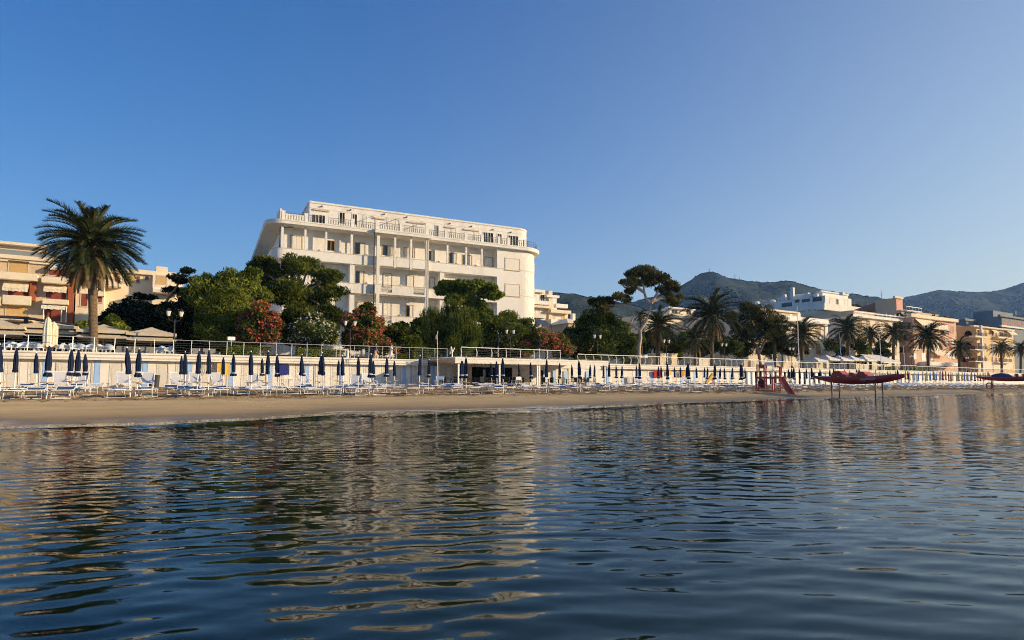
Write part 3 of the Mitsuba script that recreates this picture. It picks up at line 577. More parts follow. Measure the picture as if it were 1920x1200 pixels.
# ---- roofs and house behind the middle trees
ho = thing('house', 'low house with a pale tiled roof and small chimney left of the leaning pine', 'house')
VH = 120.0
block(ho, 'wall', VH, 1066, 1115, 607, 1090, M_TAN, 10)
a0, z0 = C.hb(1062, VH, 606); a1, _ = C.hb(1118, VH, 606); ms = np.array([[a0, VH - .6, z0], [a1, VH - .6, z0], [a1, VH + 10.6, z0], [a0, VH + 10.6, z0], [a0 + 4, VH + 5, z0 + 1.9], [a1 - 4, VH + 5, z0 + 1.9]])
part(ho, 'roof', C.W((ms, np.array([[0, 1, 5], [0, 5, 4], [1, 2, 5], [2, 3, 4], [2, 4, 5], [3, 0, 4], [0, 2, 1], [0, 3, 2]]))), M_CREAM)
part(ho, 'chimney', C.W(bx(a1 - 4.6, a1 - 3.7, VH + 4, VH + 5, z0, z0 + 3.2)), M_WHITE)

vi = thing('villa', 'low cream villa with balconies half hidden behind the palms in the middle', 'house')
VV_ = 92.0
block(vi, 'wall', VV_, 1208, 1345, 596, 1280, M_CREAM, 12); block(vi, 'upper_floor', VV_ + 3, 1256, 1300, 579, 1278, M_WHITE, 7)
slab(vi, 'roof_slab', VV_ + 3, 1254, 1304, 577, 579.5, 1278, M_WHITE, 1.0); slab(vi, 'roof_edge', VV_, 1205, 1350, 592, 596.5, 1280, M_GREY, 0.6); hollow(vi, 'balcony', VV_ + 3, 1254, 1302, 588, 594, 1278, M_CREAM, 1.6)
for q in ((1283, 1291, 607, 616, M_GLASS), (1262, 1270, 640, 660, M_GLASS), (1250, 1256, 606, 617, M_SHUTR), (1310, 1317, 608, 619, M_SHUTR), (1225, 1232, 640, 662, M_DARK), (1310, 1318, 640, 662, M_DARK), (1286, 1294, 640, 662, M_DARK)):
    window(vi, C, VV_, *q, M_TRIM)
for q in ((1259, 1270, 581, 588, M_GLASS), (1275, 1282, 581, 589, M_SHUT), (1287, 1295, 582, 590, M_GLASS)):
    window(vi, C, VV_ + 3, *q, M_WHITE, sill=False)

# ---- white terraced building on the right
wt = thing('terraced_building', 'tall white building with a rounded roof balcony above the cream seafront hotel', 'building')
VT = 112.0
_, ta0, ta1, tz = block(wt, 'wall', VT, 1547, 1596, 557, 1570, M_WHITE, 34)
block(wt, 'roof_room', VT + 3, 1542, 1590, 549, 1565, M_WHITE, 12)
slab(wt, 'roof_slab', VT + 3, 1540, 1592, 548, 550, 1565, M_WHITE, 0.6)
hollow(wt, 'roof_balcony', VT, 1546, 1622, 572, 582, 1580, M_WHITE, 2.2); slab(wt, 'terrace_slab', VT, 1545, 1626, 581.5, 584.5, 1580, M_WHITE, 2.6)
block(wt, 'lower_wall', VT - 0.5, 1547, 1618, 584, 1580, M_CREAM, 34)
for q in ((1555, 1567, 560, 574, M_WHITE), (1568, 1572, 561, 575, M_GLASS), (1583, 1588, 563, 576, M_SHUT), (1553, 1565, 587, 592, M_SHUT)):
    window(wt, C, VT - (0.5 if q[2] > 580 else 0), *q, M_TRIM, sill=False)
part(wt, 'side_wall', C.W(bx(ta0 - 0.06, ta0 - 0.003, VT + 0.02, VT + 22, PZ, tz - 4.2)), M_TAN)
# its long left side with grey awnings and terraces, seen obliquely
for i, (p0, p1, y0, y1) in enumerate(((1465, 1486, 567, 576), (1490, 1500, 561, 568), (1503, 1520, 560, 567), (1523, 1542, 556, 566))):
    b0, b1 = C.ha(p0, ta0, y0)[0], C.ha(p1, ta0, y0)[0]; z1, z0 = C.ha((p0 + p1) / 2, ta0, y0)[1], C.ha((p0 + p1) / 2, ta0, y1)[1]
    k = part(wt, 'window', C.W(bx(ta0 - 0.12, ta0 + 0.05, b1, b0, z0, z1)), M_WHITE); put(k + '__pane', C.W(bx(ta0 - 0.14, ta0 - 0.115, b1 + 0.15, b0 - 0.15, z0 + 0.15, z1 - 0.15)), M_GLASS)
rr_ = np.random.default_rng(3)
for i in range(9):                               # roof tanks, low walls and rails along the long roof
    a, b, w, h = ta0 + rr_.uniform(1, 7), VT + 4 + i * 3.2, rr_.uniform(0.6, 2.0), rr_.uniform(0.6, 1.9); part(wt, 'roof_box', C.W(bx(a, a + w, b, b + rr_.uniform(0.8, 2), tz - 0.05, tz + h)), M_WHITE if i % 3 else M_GREY)
part(wt, 'roof_railing', C.W(cat([tube([[ta0 + 0.2, VT + 1 + i * 1.6, tz - 0.1], [ta0 + 0.2, VT + 1 + i * 1.6, tz + 1.0]], 0.05, 4) for i in range(20)] + [tube([[ta0 + 0.2, VT + 1, tz + q], [ta0 + 0.2, VT + 32, tz + q]], 0.05, 4) for q in (0.5, 1.0)])), M_WPAINT)
for p0, y0, y1 in ((1447, 566, 580), (1470, 552, 565), (1485, 539, 560), (1513, 549, 557), (1530, 551, 556), (1578, 548, 552)):
    b, z1 = C.ha(p0, ta0 + 1, y0); z0 = tz - 0.5; part(wt, 'chimney', C.W(bx(ta0 + 0.6, ta0 + 1.7, b - 0.6, b + 0.6, z0, z1)), M_WHITE)

# ---- cream seafront hotel with balustrade
cr = thing('seafront_building', 'cream seafront building with a balustraded cornice behind the middle palms', 'building')
VC = 74.0
_, ca0, ca1, cz = block(cr, 'wall', VC, 1402, 1552, 603, 1540, M_CREAM, 18)
slab(cr, 'cornice', VC, 1400, 1555, 604, 607.5, 1545, M_WHITE, 0.9); slab(cr, 'parapet', VC, 1400, 1554, 598.5, 604, 1545, M_WHITE, 0.5)
slab(cr, 'storey_band', VC, 1402, 1553, 638, 640.5, 1545, M_WHITE, 0.3); slab(cr, 'corner_pilaster', VC, 1547, 1552, 610, 690, 1549, M_WHITE, 0.2)
for px in (1420, 1444, 1468, 1490, 1512, 1534):
    window(cr, C, VC, px - 4, px + 4, 614 + (px - 1534) * -0.09, 630 + (px - 1534) * -0.09, M_SHUTB, M_FRAME); window(cr, C, VC, px - 4, px + 4, 645, 664, M_SHUTB if px % 4 else M_DARK, M_FRAME)
for px in range(1404, 1552, 12):
    a, z = C.hb(px, VC - 0.9, 610); part(cr, 'bracket', C.W(bx(a - 0.12, a + 0.12, VC - 0.7, VC, z - 0.3, z + 0.02)), M_TRIM)
hollow(cr, 'balcony', VC, 1553, 1567, 655, 665, 1560, M_WHITE, 1.2)
block(cr, 'attic', VC + 5, 1405, 1500, 585, 1480, M_TAN, 9); slab(cr, 'attic_cornice', VC + 5, 1403, 1500, 583, 586, 1480, M_CREAM, 0.5)

# ---- grey-sided building with white front
gs = thing('seafront_building', 'pale building with bare grey side wall between the two tallest right hand palms', 'building')
VG = 78.0
block(gs, 'wall', VG, 1602, 1684, 596, 1640, M_CREAM, 20); slab(gs, 'cornice', VG, 1600, 1692, 593, 598, 1645, M_WHITE, 0.9); slab(gs, 'roof_railing_base', VG, 1602, 1690, 588, 590, 1645, M_WHITE, 0.3)
for px in range(1606, 1690, 8):
    a, z0 = C.hb(px, VG - 0.2, 594); part(gs, 'roof_railing_post', C.W(bx(a - 0.06, a + 0.06, VG - 0.28, VG - 0.15, z0 - 0.3, z0 + 0.75)), M_WHITE)
block(gs, 'side_wing', VG + 8, 1600, 1640, 584, 1620, M_TAN, 14)
for px in (1612, 1628, 1645, 1662, 1677):
    window(gs, C, VG, px - 3, px + 3, 603 + (px - 1640) * 0.1, 618 + (px - 1640) * 0.1, M_SHUTB, M_FRAME); window(gs, C, VG, px - 3, px + 3, 650, 668, M_DARK if px == 1612 else M_SHUTB, M_FRAME)
slab(gs, 'balcony', VG, 1655, 1686, 666, 674, 1670, M_WHITE, 1.6)

# ---- pink villa with a square tower
pk = thing('pink_building', 'pink villa with a square roof tower, roof gardens and white awnings', 'building')
VP = 76.0
_, pa0, pa1, pz = block(pk, 'wall', VP, 1712, 1792, 598, 1745, M_PINK, 20)
slab(pk, 'cornice', VP, 1709, 1797, 592, 598, 1745, M_CREAM, 0.9)
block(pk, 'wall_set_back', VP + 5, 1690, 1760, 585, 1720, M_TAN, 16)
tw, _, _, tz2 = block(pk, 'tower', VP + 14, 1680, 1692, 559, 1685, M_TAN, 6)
slab(pk, 'tower_cornice', VP + 14, 1678, 1694, 556, 559.5, 1686, M_CREAM, 0.5)
window(pk, C, VP + 14, 1683.5, 1686.5, 570, 575.5, M_DARK, M_CREAM)
b = VP + 24; a0, z0 = C.hb(1640, b, 583); a1, _ = C.hb(1680, b, 583)
ms = np.array([[a0 - 6, b - 8, z0 - 0.8], [a1, b - 8, z0 - 0.8], [a1, b + 8, z0 - 0.8], [a0 - 6, b + 8, z0 - 0.8], [a0, b, z0 + 2.6], [a1 - 5, b, z0 + 2.6]])
part(pk, 'hip_roof', C.W((ms, np.array([[0, 1, 5], [0, 5, 4], [1, 2, 5], [2, 3, 4], [2, 4, 5], [3, 0, 4], [0, 2, 1], [0, 3, 2]]))), M_TILE)
part(pk, 'rear_wing', C.W(bx(a0 - 5, a1 + 2, b - 7.4, b + 7.4, PZ, z0 - 0.82)), M_TAN)
ms = []
a0, z0 = C.hb(1700, VP + 4, 589); a1, z1 = C.hb(1728, VP + 4, 580)
for i in range(6): ms.append(tube([[a0 + (a1 - a0) * i / 5, VP + 4, z0 - 1], [a0 + (a1 - a0) * i / 5, VP + 4, z0 + 2.2]], 0.06, 4))
for s in (0, 0.5, 1): ms.append(bx(a0, a1, VP + 3.9, VP + 8 - 4 * s, z0 + 2.1 * s, z0 + 2.1 * s + 0.12))
part(pk, 'roof_pergola', C.W(cat(ms)), M_WPAINT)
for q in ((1771, 1777, 610, 625, M_WHITE), (1772, 1777, 634, 648, M_SHUT), (1713, 1720, 607, 617, M_WHITE), (1722, 1728, 640, 655, M_DARK), (1745, 1752, 642, 656, M_SHUT), (1735, 1741, 640, 652, M_DARK), (1728, 1735, 662, 676, M_SHUT)):
    window(pk, C, VP, *q, M_WHITE)
for p0_, p1_, y0_, y1_ in ((1765, 1770, 603, 655), (1778, 1784, 604, 655), (1712, 1714, 602, 640)):
    a0, a1, z0, z1 = pbox(C, VP, p0_, p1_, y0_, y1_, 0, 0); part(pk, 'rose_panel', C.W(bx(a0, a1, VP - 0.03, VP + 0.02, z0, z1)), M_ROSE)
a0, a1, z0, z1 = pbox(C, VP + 14, 1680.4, 1691.8, 560, 580, 0, 0); part(pk, 'rose_panel', C.W(bx(a0, a1, VP + 13.96, VP + 14.02, z0, z1)), M_ROSE)
awning(pk, VP, 1714, 1745, 598, 612, M_CFAB, 2.2); awning(pk, VP, 1748, 1764, 605, 616, M_CFAB, 1.8); awning(pk, VP, 1742, 1768, 656, 664, M_CFAB, 1.8)
hollow(pk, 'balcony', VP, 1770, 1779, 620, 626, 1775, M_IRON, 0.6, 0.05); hollow(pk, 'balcony', VP, 1712, 1762, 620, 628, 1735, M_PINK, 1.0)
slab(pk, 'ground_floor_awning', VP, 1742, 1797, 679, 686, 1765, M_WFAB, 2.4)

# ---- yellow apartment house
ye = thing('yellow_building', 'yellow seafront house with a white corner pillar, balconies and red shutters at the right', 'building')
VY = 74.0
_, ya0, ya1, yz = block(ye, 'wall', VY, 1830, 1899, 611, 1835, M_YELLOW, 15); slab(ye, 'roof_edge', VY, 1826, 1902, 610.5, 613, 1835, M_CREAM, 1.0)
part(ye, 'corner_pillar', C.W(bx(ya0 - 0.3, ya0 + 0.35, VY - 1.4, VY - 0.85, PZ, yz)), M_WHITE)
for y0, y1 in ((630, 634), (655, 658), (677, 680)):
    slab(ye, 'balcony_slab', VY, 1829, 1852, y0, y1 - 1, 1840, M_CREAM, 1.6); slab(ye, 'balcony_slab', VY, 1872, 1898, y0 + 2, y1 + 1, 1885, M_CREAM, 1.4)
    a0, a1 = C.hb(1830, VY - 1.5, y0)[0], C.hb(1851, VY - 1.5, y0)[0]; z = C.hb(1840, VY - 1.5, y0)[1]; part(ye, 'balcony_railing', bars(C, a0, a1, VY - 1.5, z, z + 1.0, 0.35, 0.03), M_IRON)
    a0, a1 = C.hb(1873, VY - 1.3, y0)[0], C.hb(1897, VY - 1.3, y0)[0]; z = C.hb(1885, VY - 1.3, y0 + 2)[1]; part(ye, 'balcony_railing', bars(C, a0, a1, VY - 1.3, z, z + 1.0, 0.35, 0.03), M_IRON)
for y in (619, 643, 667):
    for q in ((1832, 1839, y, y + 12, M_DARK), (1846, 1849, y + 1, y + 12, M_SHUTR), (1859, 1862, y + 2, y + 12, M_SHUTR), (1866, 1869, y + 3, y + 13, M_SHUTR), (1873, 1881, y + 4, y + 14, M_DARK), (1887, 1892, y + 5, y + 14, M_SHUT)):
        window(ye, C, VY, *q, M_CREAM)
for p0, y in ((1815, 620), (1815, 643), (1806, 667)):           # arches on its shaded left side
    bb, z1 = C.ha(p0, ya0, y); z0 = C.ha(p0, ya0, y + 11)[1]; th = np.linspace(0, math.pi, 9); w = 0.9
    poly = Polygon([(bb - w, z0), (bb + w, z0)] + [(bb + w * math.cos(t), z1 - w + w * math.sin(t)) for t in th])
    m = prism(poly, 0, 0.1); vv = np.stack([ya0 - 0.06 + m[0][:, 2], m[0][:, 0], m[0][:, 1]], 1); part(ye, 'arched_window', C.W((vv, m[1])), M_DARK)
awning(ye, VY, 1884, 1898, 619, 625, M_CFAB, 1.3); awning(ye, VY, 1884, 1898, 643, 650, M_CFAB, 1.3); awning(ye, VY, 1856, 1866, 617, 622, M_CFAB, 1.0)
rs = thing('red_wall_building', 'narrow brick red house side between the pink villa and the yellow house', 'building')
block(rs, 'wall', VY + 16, 1790, 1806, 612, 1797, M_REDW, 10); slab(rs, 'roof_edge', VY + 16, 1788, 1808, 610.5, 612.5, 1797, M_TILE, 0.5)

# ---- dark blocks at the right edge
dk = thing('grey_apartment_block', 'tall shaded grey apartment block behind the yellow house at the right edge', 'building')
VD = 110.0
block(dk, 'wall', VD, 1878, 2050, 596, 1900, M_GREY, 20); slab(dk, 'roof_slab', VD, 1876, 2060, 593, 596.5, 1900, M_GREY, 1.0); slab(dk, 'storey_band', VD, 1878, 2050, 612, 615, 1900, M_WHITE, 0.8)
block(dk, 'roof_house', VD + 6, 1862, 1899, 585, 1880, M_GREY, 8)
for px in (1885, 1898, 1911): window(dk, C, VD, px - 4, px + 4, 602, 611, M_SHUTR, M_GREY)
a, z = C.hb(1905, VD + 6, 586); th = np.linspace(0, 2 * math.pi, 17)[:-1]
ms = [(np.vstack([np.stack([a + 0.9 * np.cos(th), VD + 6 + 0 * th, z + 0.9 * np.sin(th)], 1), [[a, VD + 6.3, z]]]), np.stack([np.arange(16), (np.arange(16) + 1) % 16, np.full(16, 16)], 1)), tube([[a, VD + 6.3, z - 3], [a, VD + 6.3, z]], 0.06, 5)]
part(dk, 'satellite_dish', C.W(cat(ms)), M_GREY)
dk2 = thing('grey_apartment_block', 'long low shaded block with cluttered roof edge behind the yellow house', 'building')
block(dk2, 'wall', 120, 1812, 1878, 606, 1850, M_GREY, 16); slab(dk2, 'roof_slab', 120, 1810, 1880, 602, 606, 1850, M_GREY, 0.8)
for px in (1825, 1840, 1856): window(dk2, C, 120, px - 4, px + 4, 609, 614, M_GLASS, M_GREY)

# ---- aerials
for px, py0, py1, v, lab in ((1653, 545, 561, 118, 'thin television aerial on the roof left of the square tower'), (1378, 514, 526, None, 'tallest radio mast on the hill ridge'), (1386, 519, 527, None, 'shorter radio mast on the hill ridge'), (1330, 503, 509, None, 'small pole on the pointed summit of the hill')):
    d = 1990 if v is None else dep(px, v); p1, p0 = P(px, py0, d), P(px, py1 + 3, d); w = 0.0016 * d / 4
    ms = [tube([p0, p1], [w, w * 0.6], 5)]
    for t in (0.55, 0.8): q = p0 + (p1 - p0) * t; ms.append(tube([q - [w * 4, 0, 0], q + [w * 4, 0, 0]], w * 0.4, 4))
    m = cat(ms); k = thing('aerial_mast', lab, 'mast'); put(k, m, M_GIRON)

# ---- windows on the shaded side walls and the plain upper walls of the right hand buildings
def side_window(key, a, px, py0, py1, w, fill, fr=M_FRAME):
    b, z1 = C.ha(px, a, py0); z0 = C.ha(px, a, py1)[1]
    k = part(key, 'side_window', C.W(cat([bx(a - 0.07, a + 0.03, b - w - 0.1, b - w, z0, z1), bx(a - 0.07, a + 0.03, b + w, b + w + 0.1, z0, z1), bx(a - 0.07, a + 0.03, b - w - 0.1, b + w + 0.1, z1, z1 + 0.1), bx(a - 0.12, a + 0.03, b - w - 0.15, b + w + 0.15, z0 - 0.1, z0)])), fr)
    put(k + '__shutter' if fill != M_GLASS else k + '__pane', C.W(bx(a - 0.03, a + 0.03, b - w, b + w, z0, z1)), fill)
for px in (1690, 1697, 1704):
    for y in (606, 628, 650): side_window(pk, pa0, px, y, y + 11, 0.5, M_SHUTB if (px + y) % 3 else M_GLASS)
for px in (1808, 1816, 1824):
    for y in (646, 668): side_window(ye, ya0, px, y + 3, y + 11, 0.45, M_SHUTR)
for px in (1512, 1524, 1536):
    side_window(wt, ta0 - 0.06, px, 581, 590, 0.6, M_SHUT)
for px, y in ((1722, 628), (1735, 628), (1758, 630), (1785, 612), (1786, 634), (1758, 648), (1716, 662), (1748, 664), (1780, 660), (1788, 661)): window(pk, C, VP, px - 2.6, px + 2.6, y, y + 12, M_SHUTB if px % 2 else M_SHUT, M_FRAME)
for px in (1606, 1620, 1637, 1653, 1669): window(gs, C, VG, px - 2.6, px + 2.6, 628, 642, M_SHUTB, M_FRAME)
for q in ((1557, 1562, 597, 606), (1568, 1573, 598, 607), (1580, 1585, 599, 608)): window(wt, C, VT - 0.5, *q, M_SHUT, M_FRAME)
for px in range(1408, 1500, 15): window(cr, C, VC + 5, px - 3, px + 3, 588, 596, M_SHUT, M_FRAME)
slab(pk, 'storey_band', VP, 1712, 1792, 629, 631, 1745, M_CREAM, 0.25); slab(pk, 'storey_band', VP, 1712, 1792, 656, 658, 1745, M_CREAM, 0.25); slab(gs, 'storey_band', VG, 1602, 1684, 622, 624, 1640, M_WHITE, 0.25); slab(gs, 'storey_band', VG, 1602, 1684, 646, 648, 1640, M_WHITE, 0.25)
slab(ye, 'plinth', VY, 1830, 1899, 678, 692, 1850, M_CREAM, 0.2)
# ================================================================== TREES AND PLANTS
def leaf_cards(c, size, r, out=None, droop=0.0, aspect=1.6):
    """two-triangle bent leaves at the points c; out: direction each leaf leans to"""
    n = len(c); d = r.normal(size=(n, 3)); d /= np.linalg.norm(d, axis=1, keepdims=True)
    if out is not None: d = d * 0.75 + out * 0.8
    d[:, 2] -= droop; d /= np.linalg.norm(d, axis=1, keepdims=True) + 1e-9
    s = np.cross(d, r.normal(size=(n, 3))); s /= np.linalg.norm(s, axis=1, keepdims=True) + 1e-9
    L = (size * r.uniform(0.6, 1.3, n))[:, None]; w = L / aspect / 2; up = np.cross(d, s)
    v = np.stack([c - d * L / 2, c + s * w + up * w * 0.3, c + d * L / 2, c - s * w + up * w * 0.3], 1).reshape(-1, 3)
    i = np.arange(n) * 4
    return v, np.vstack([np.stack([i, i + 1, i + 2], 1), np.stack([i, i + 2, i + 3], 1)])
def blob_points(blobs, n, r, gap=0.42, gscale=1.1, inner=0.55, flat=1.0):
    """points through the outer part of ellipsoidal clumps, thinned by noise so that gaps open; returns points and outward directions"""
    vol = np.array([b[3] * b[4] for b in blobs]); pick = r.choice(len(blobs), int(n * 1.9), p=vol / vol.sum())
    B = np.array(blobs)[pick]; d = r.normal(size=(len(pick), 3)); d /= np.linalg.norm(d, axis=1, keepdims=True)
    rad = r.uniform(inner ** 2, 1.0, len(pick)) ** 0.5 * (1 + 0.25 * (meshkit.noise(B[:, :3] * 3 + d * 2.3, 3) - 0.5))
    p = B[:, :3] + d * rad[:, None] * np.stack([B[:, 3], B[:, 3] * 0.9, B[:, 4]], 1)
    keep = meshkit.fbm(p * gscale, 3, 8) > gap
    return p[keep][:n], d[keep][:n]
def leaf_colors(p, per, base, alt, r, k=0.55, f=0.8):
    t = np.clip((meshkit.fbm(p * f, 3, 5) - 0.3) / 0.4, 0, 1)[:, None]; c = np.array(base) * (1 - t) * 1.15 + np.array(alt) * t * 1.55
    c = c * r.uniform(1 - k * 0.5, 1 + k * 0.5, (len(p), 1)) + r.normal(0, 0.004, (len(p), 3))
    return np.repeat(np.clip(c, 0.003, 1), per, axis=0)
def px_blobs(l, d, r, depth=0.8, sq=0.85):
    out = []
    for q in l:
        x, y, rr = q[:3]; dd = d + r.uniform(-1, 1) * depth * rr * d / F
        c = P(x, y, dd); R = rr * d / F; out.append((*c, R, R * (q[3] if len(q) > 3 else sq)))
    return out
def split(blobs, r, k=7, f=0.55):
    """break each clump into several smaller ones on its surface: light and dark lumps"""
    out = []
    for x, y, z, a, b in blobs:
        for _ in range(k):
            d = r.normal(size=3); d /= np.linalg.norm(d); q = r.uniform(0.45, 0.75)
            s = f * r.uniform(0.7, 1.2); out.append((x + d[0] * a * q, y + d[1] * a * q, z + d[2] * b * q, a * s, b * s * 0.85))
    return out
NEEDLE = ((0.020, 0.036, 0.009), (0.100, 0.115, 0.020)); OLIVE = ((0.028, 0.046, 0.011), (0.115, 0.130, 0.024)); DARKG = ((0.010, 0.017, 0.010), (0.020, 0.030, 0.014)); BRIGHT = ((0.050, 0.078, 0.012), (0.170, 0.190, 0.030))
def tree(name, label, catg, v, blobs, n, size, cols, seed, trunk=None, limbs=(), kind='broad', bark=None, k=7, group=None, flowers=None, gap=0.31, depth=0.8, sq=0.85, tr=0.25):
    n = int(n * 2.5); size *= 1.2; r = np.random.default_rng(seed); d = dep(blobs[0][0], v)
    t = thing(name, label, catg, group); B = px_blobs(blobs, d, r, depth, sq); S = split(B, r, k) + [(x, y, z, a * 0.8, b * 0.8) for x, y, z, a, b in B]
    if kind == 'strand':                      # hanging strands of small leaves
        p0, o0 = blob_points(S, n // 14, r, 0.35); pts, out = [], []
        for q in p0:
            L = r.uniform(0.7, 2.2); m = 14; s = np.linspace(0, 1, m)[:, None]
            pts.append(q + s * [r.normal(0, 0.10), r.normal(0, 0.10), -L]); out.append(np.repeat([[0, 0, -1.0]], m, 0))
        p, o = np.vstack(pts), np.vstack(out)
        p = p[p[:, 2] > PZ + 0.5]; mesh = leaf_cards(p, size, r, np.repeat([[0, 0, -1.0]], len(p), 0), 0.3, 3.5)
    else:
        p, o = blob_points(S, n, r, gap)
        if kind == 'pine':
            o = o * 0.5 + [0, 0, 0.8]; mesh = leaf_cards(p, size, r, o, 0.0, 3.2)
        elif kind == 'cedar': o = o * [1, 1, 0.15]; mesh = leaf_cards(p, size, r, o, 0.1, 2.6)
        else: mesh = leaf_cards(p, size, r, o * 0.6, 0.15)
    part(t, 'crown', mesh, M_LEAF, color=leaf_colors(p, 4, *cols, r))
    if flowers:
        fc, frac, fs = flowers; sel = r.random(len(p)) < frac * (meshkit.fbm(p * 1.3, 2, 44) > 0.47) * (0.35 + (o @ np.array([0.6, -0.6, 0.5]) > 0) * 1.0)
        q = p[sel] + o[sel] * 0.08; a = np.repeat(q, 3, axis=0) + r.normal(0, fs * 0.5, (len(q) * 3, 3))
        part(t, 'flowers', leaf_cards(a, fs, r, None, 0, 1.1), M_LEAF, color=leaf_colors(a, 4, fc, tuple(min(1, x * 1.5) for x in fc), r, 0.7, 2.0))
    ms = []
    if trunk:
        w = np.array([P(x, y, d) for x, y in trunk]); w[0, 2] = min(w[0, 2], PZ - 0.1)
        ms.append(tube(w, np.linspace(tr, tr * 0.6, len(w)), 8))
        top = w[-1]
    else:
        c = np.mean([b[:3] for b in B], axis=0); top = c.copy(); ms.append(tube([[c[0], c[1], PZ - 0.1], [c[0] + 0.1, c[1], (c[2] + PZ) / 2], c], [tr, tr * 0.85, tr * 0.6], 8))
    for b in ([] if len(limbs) > 3 else B):   # a limb out to each clump
        e = np.array(b[:3]); mid = (top + e) / 2 + [r.normal(0, 0.2), r.normal(0, 0.2), -0.15]
        ms.append(tube([top - [0, 0, 0.4], mid, e], [tr * 0.42, tr * 0.28, tr * 0.1], 6))
    for l in limbs:
        w = [P(x, y, d + q) for x, y, q in l]; ms.append(tube(w, np.linspace(tr * 0.75, tr * 0.3, len(w)), 7))
    part(t, 'trunk', cat(ms), bark or M_PINEBARK, 60)
    return t
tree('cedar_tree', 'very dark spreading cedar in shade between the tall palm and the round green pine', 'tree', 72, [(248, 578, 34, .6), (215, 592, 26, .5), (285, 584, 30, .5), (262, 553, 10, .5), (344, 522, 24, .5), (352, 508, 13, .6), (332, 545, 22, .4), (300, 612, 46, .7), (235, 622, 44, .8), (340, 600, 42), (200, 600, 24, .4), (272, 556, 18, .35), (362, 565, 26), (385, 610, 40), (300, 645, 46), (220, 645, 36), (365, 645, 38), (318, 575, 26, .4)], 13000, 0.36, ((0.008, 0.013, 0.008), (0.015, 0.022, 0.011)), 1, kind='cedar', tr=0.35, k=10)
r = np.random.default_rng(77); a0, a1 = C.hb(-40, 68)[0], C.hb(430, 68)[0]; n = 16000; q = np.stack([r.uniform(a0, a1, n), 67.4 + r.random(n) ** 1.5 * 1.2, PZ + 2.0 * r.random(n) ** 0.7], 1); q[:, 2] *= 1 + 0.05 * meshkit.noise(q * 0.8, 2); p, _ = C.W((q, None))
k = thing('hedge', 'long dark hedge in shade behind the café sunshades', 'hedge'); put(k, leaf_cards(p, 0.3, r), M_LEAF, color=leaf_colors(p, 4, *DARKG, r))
tree('pine_tree', 'rounded bright green pine with upright needle tufts left of the white hotel', 'tree', 67, [(425, 560, 55), (388, 562, 42), (465, 560, 42), (420, 612, 60), (380, 600, 36), (470, 610, 40), (425, 527, 30), (388, 533, 28), (465, 528, 30), (365, 560, 22), (492, 552, 20)], 19000, 0.34, ((0.040, 0.062, 0.010), (0.165, 0.185, 0.030)), 2, kind='pine', tr=0.35, k=11)
tree('pine_tree', 'wide dark pine standing before the left corner of the white hotel', 'tree', 70, [(500, 497, 28, .7), (558, 500, 36, .6), (608, 520, 33, .7), (590, 560, 42, .7), (540, 545, 42, .7), (625, 545, 24, .7), (612, 588, 36, .7), (565, 590, 40, .7), (505, 525, 32, .7), (480, 500, 18, .7), (495, 545, 28), (628, 520, 16), (580, 495, 22, .6), (545, 610, 40), (600, 620, 40)], 17000, 0.36, NEEDLE, 3, kind='pine', tr=0.4, k=9, gap=0.32)
tree('oleander_bush', 'oleander bush covered in red flowers below the rounded pine', 'bush', 61.5, [(482, 600, 34), (508, 608, 22), (455, 610, 20), (486, 580, 18), (480, 628, 36), (505, 632, 20)], 6500, 0.24, OLIVE, 4, flowers=((0.30, 0.075, 0.05), 0.30, 0.16), tr=0.12)
tree('oleander_bush', 'oleander bush dotted with white flowers beside the wide dark pine', 'bush', 62, [(585, 608, 36), (558, 616, 24), (612, 616, 24), (585, 632, 40), (620, 635, 18)], 7000, 0.24, NEEDLE, 5, flowers=((0.62, 0.58, 0.48), 0.12, 0.15), tr=0.12)
tree('oleander_bush', 'tall leafy oleander with pink red flowers in front of the hotel bay', 'bush', 61, [(684, 588, 24), (700, 608, 22), (665, 608, 26), (690, 632, 34), (720, 650, 22), (660, 640, 26), (740, 655, 14)], 7500, 0.24, OLIVE, 6, flowers=((0.36, 0.10, 0.08), 0.20, 0.16), tr=0.12)
tree('bay_shrub', 'dark green rounded shrub between the tall red oleander and the weeping tree', 'bush', 62, [(745, 622, 26), (770, 628, 28), (735, 642, 25), (765, 650, 30)], 5000, 0.25, NEEDLE, 7, tr=0.12)
tree('pepper_tree', 'weeping pepper tree with hanging green strands above the promenade', 'tree', 61.5, [(812, 588, 26), (832, 600, 32), (862, 600, 28), (800, 606, 18), (848, 575, 26), (880, 590, 18), (835, 620, 34), (868, 622, 24), (790, 625, 20), (822, 640, 26), (855, 640, 28), (885, 615, 20)], 26000, 0.19, ((0.028, 0.046, 0.010), (0.105, 0.125, 0.022)), 8, kind='strand', tr=0.25)
tree('spreading_tree', 'open flat-topped broadleaf tree in front of the right half of the hotel', 'tree', 67, [(838, 540, 24, .55), (880, 537, 30, .5), (915, 548, 26, .6), (936, 553, 12, .6), (868, 556, 28, .6), (892, 576, 28, .6), (905, 592, 22, .7), (828, 548, 12, .6), (850, 560, 20, .6)], 8000, 0.32, ((0.045, 0.075, 0.012), (0.16, 0.19, 0.03)), 9, tr=0.28, k=8, gap=0.32)
tree('umbrella_pine', 'low layered green pine before the rounded right end of the hotel', 'tree', 64, [(955, 592, 26, .5), (925, 604, 30, .55), (985, 602, 18, .5), (935, 628, 40, .6), (900, 625, 32, .7), (970, 622, 30, .6), (995, 612, 12, .5), (905, 650, 34), (955, 650, 38), (998, 628, 16), (990, 645, 24), (940, 603, 24, .6), (965, 610, 24, .6), (985, 618, 20, .6)], 11000, 0.3, ((0.028, 0.046, 0.010), (0.105, 0.125, 0.022)), 10, kind='pine', tr=0.25, k=9)
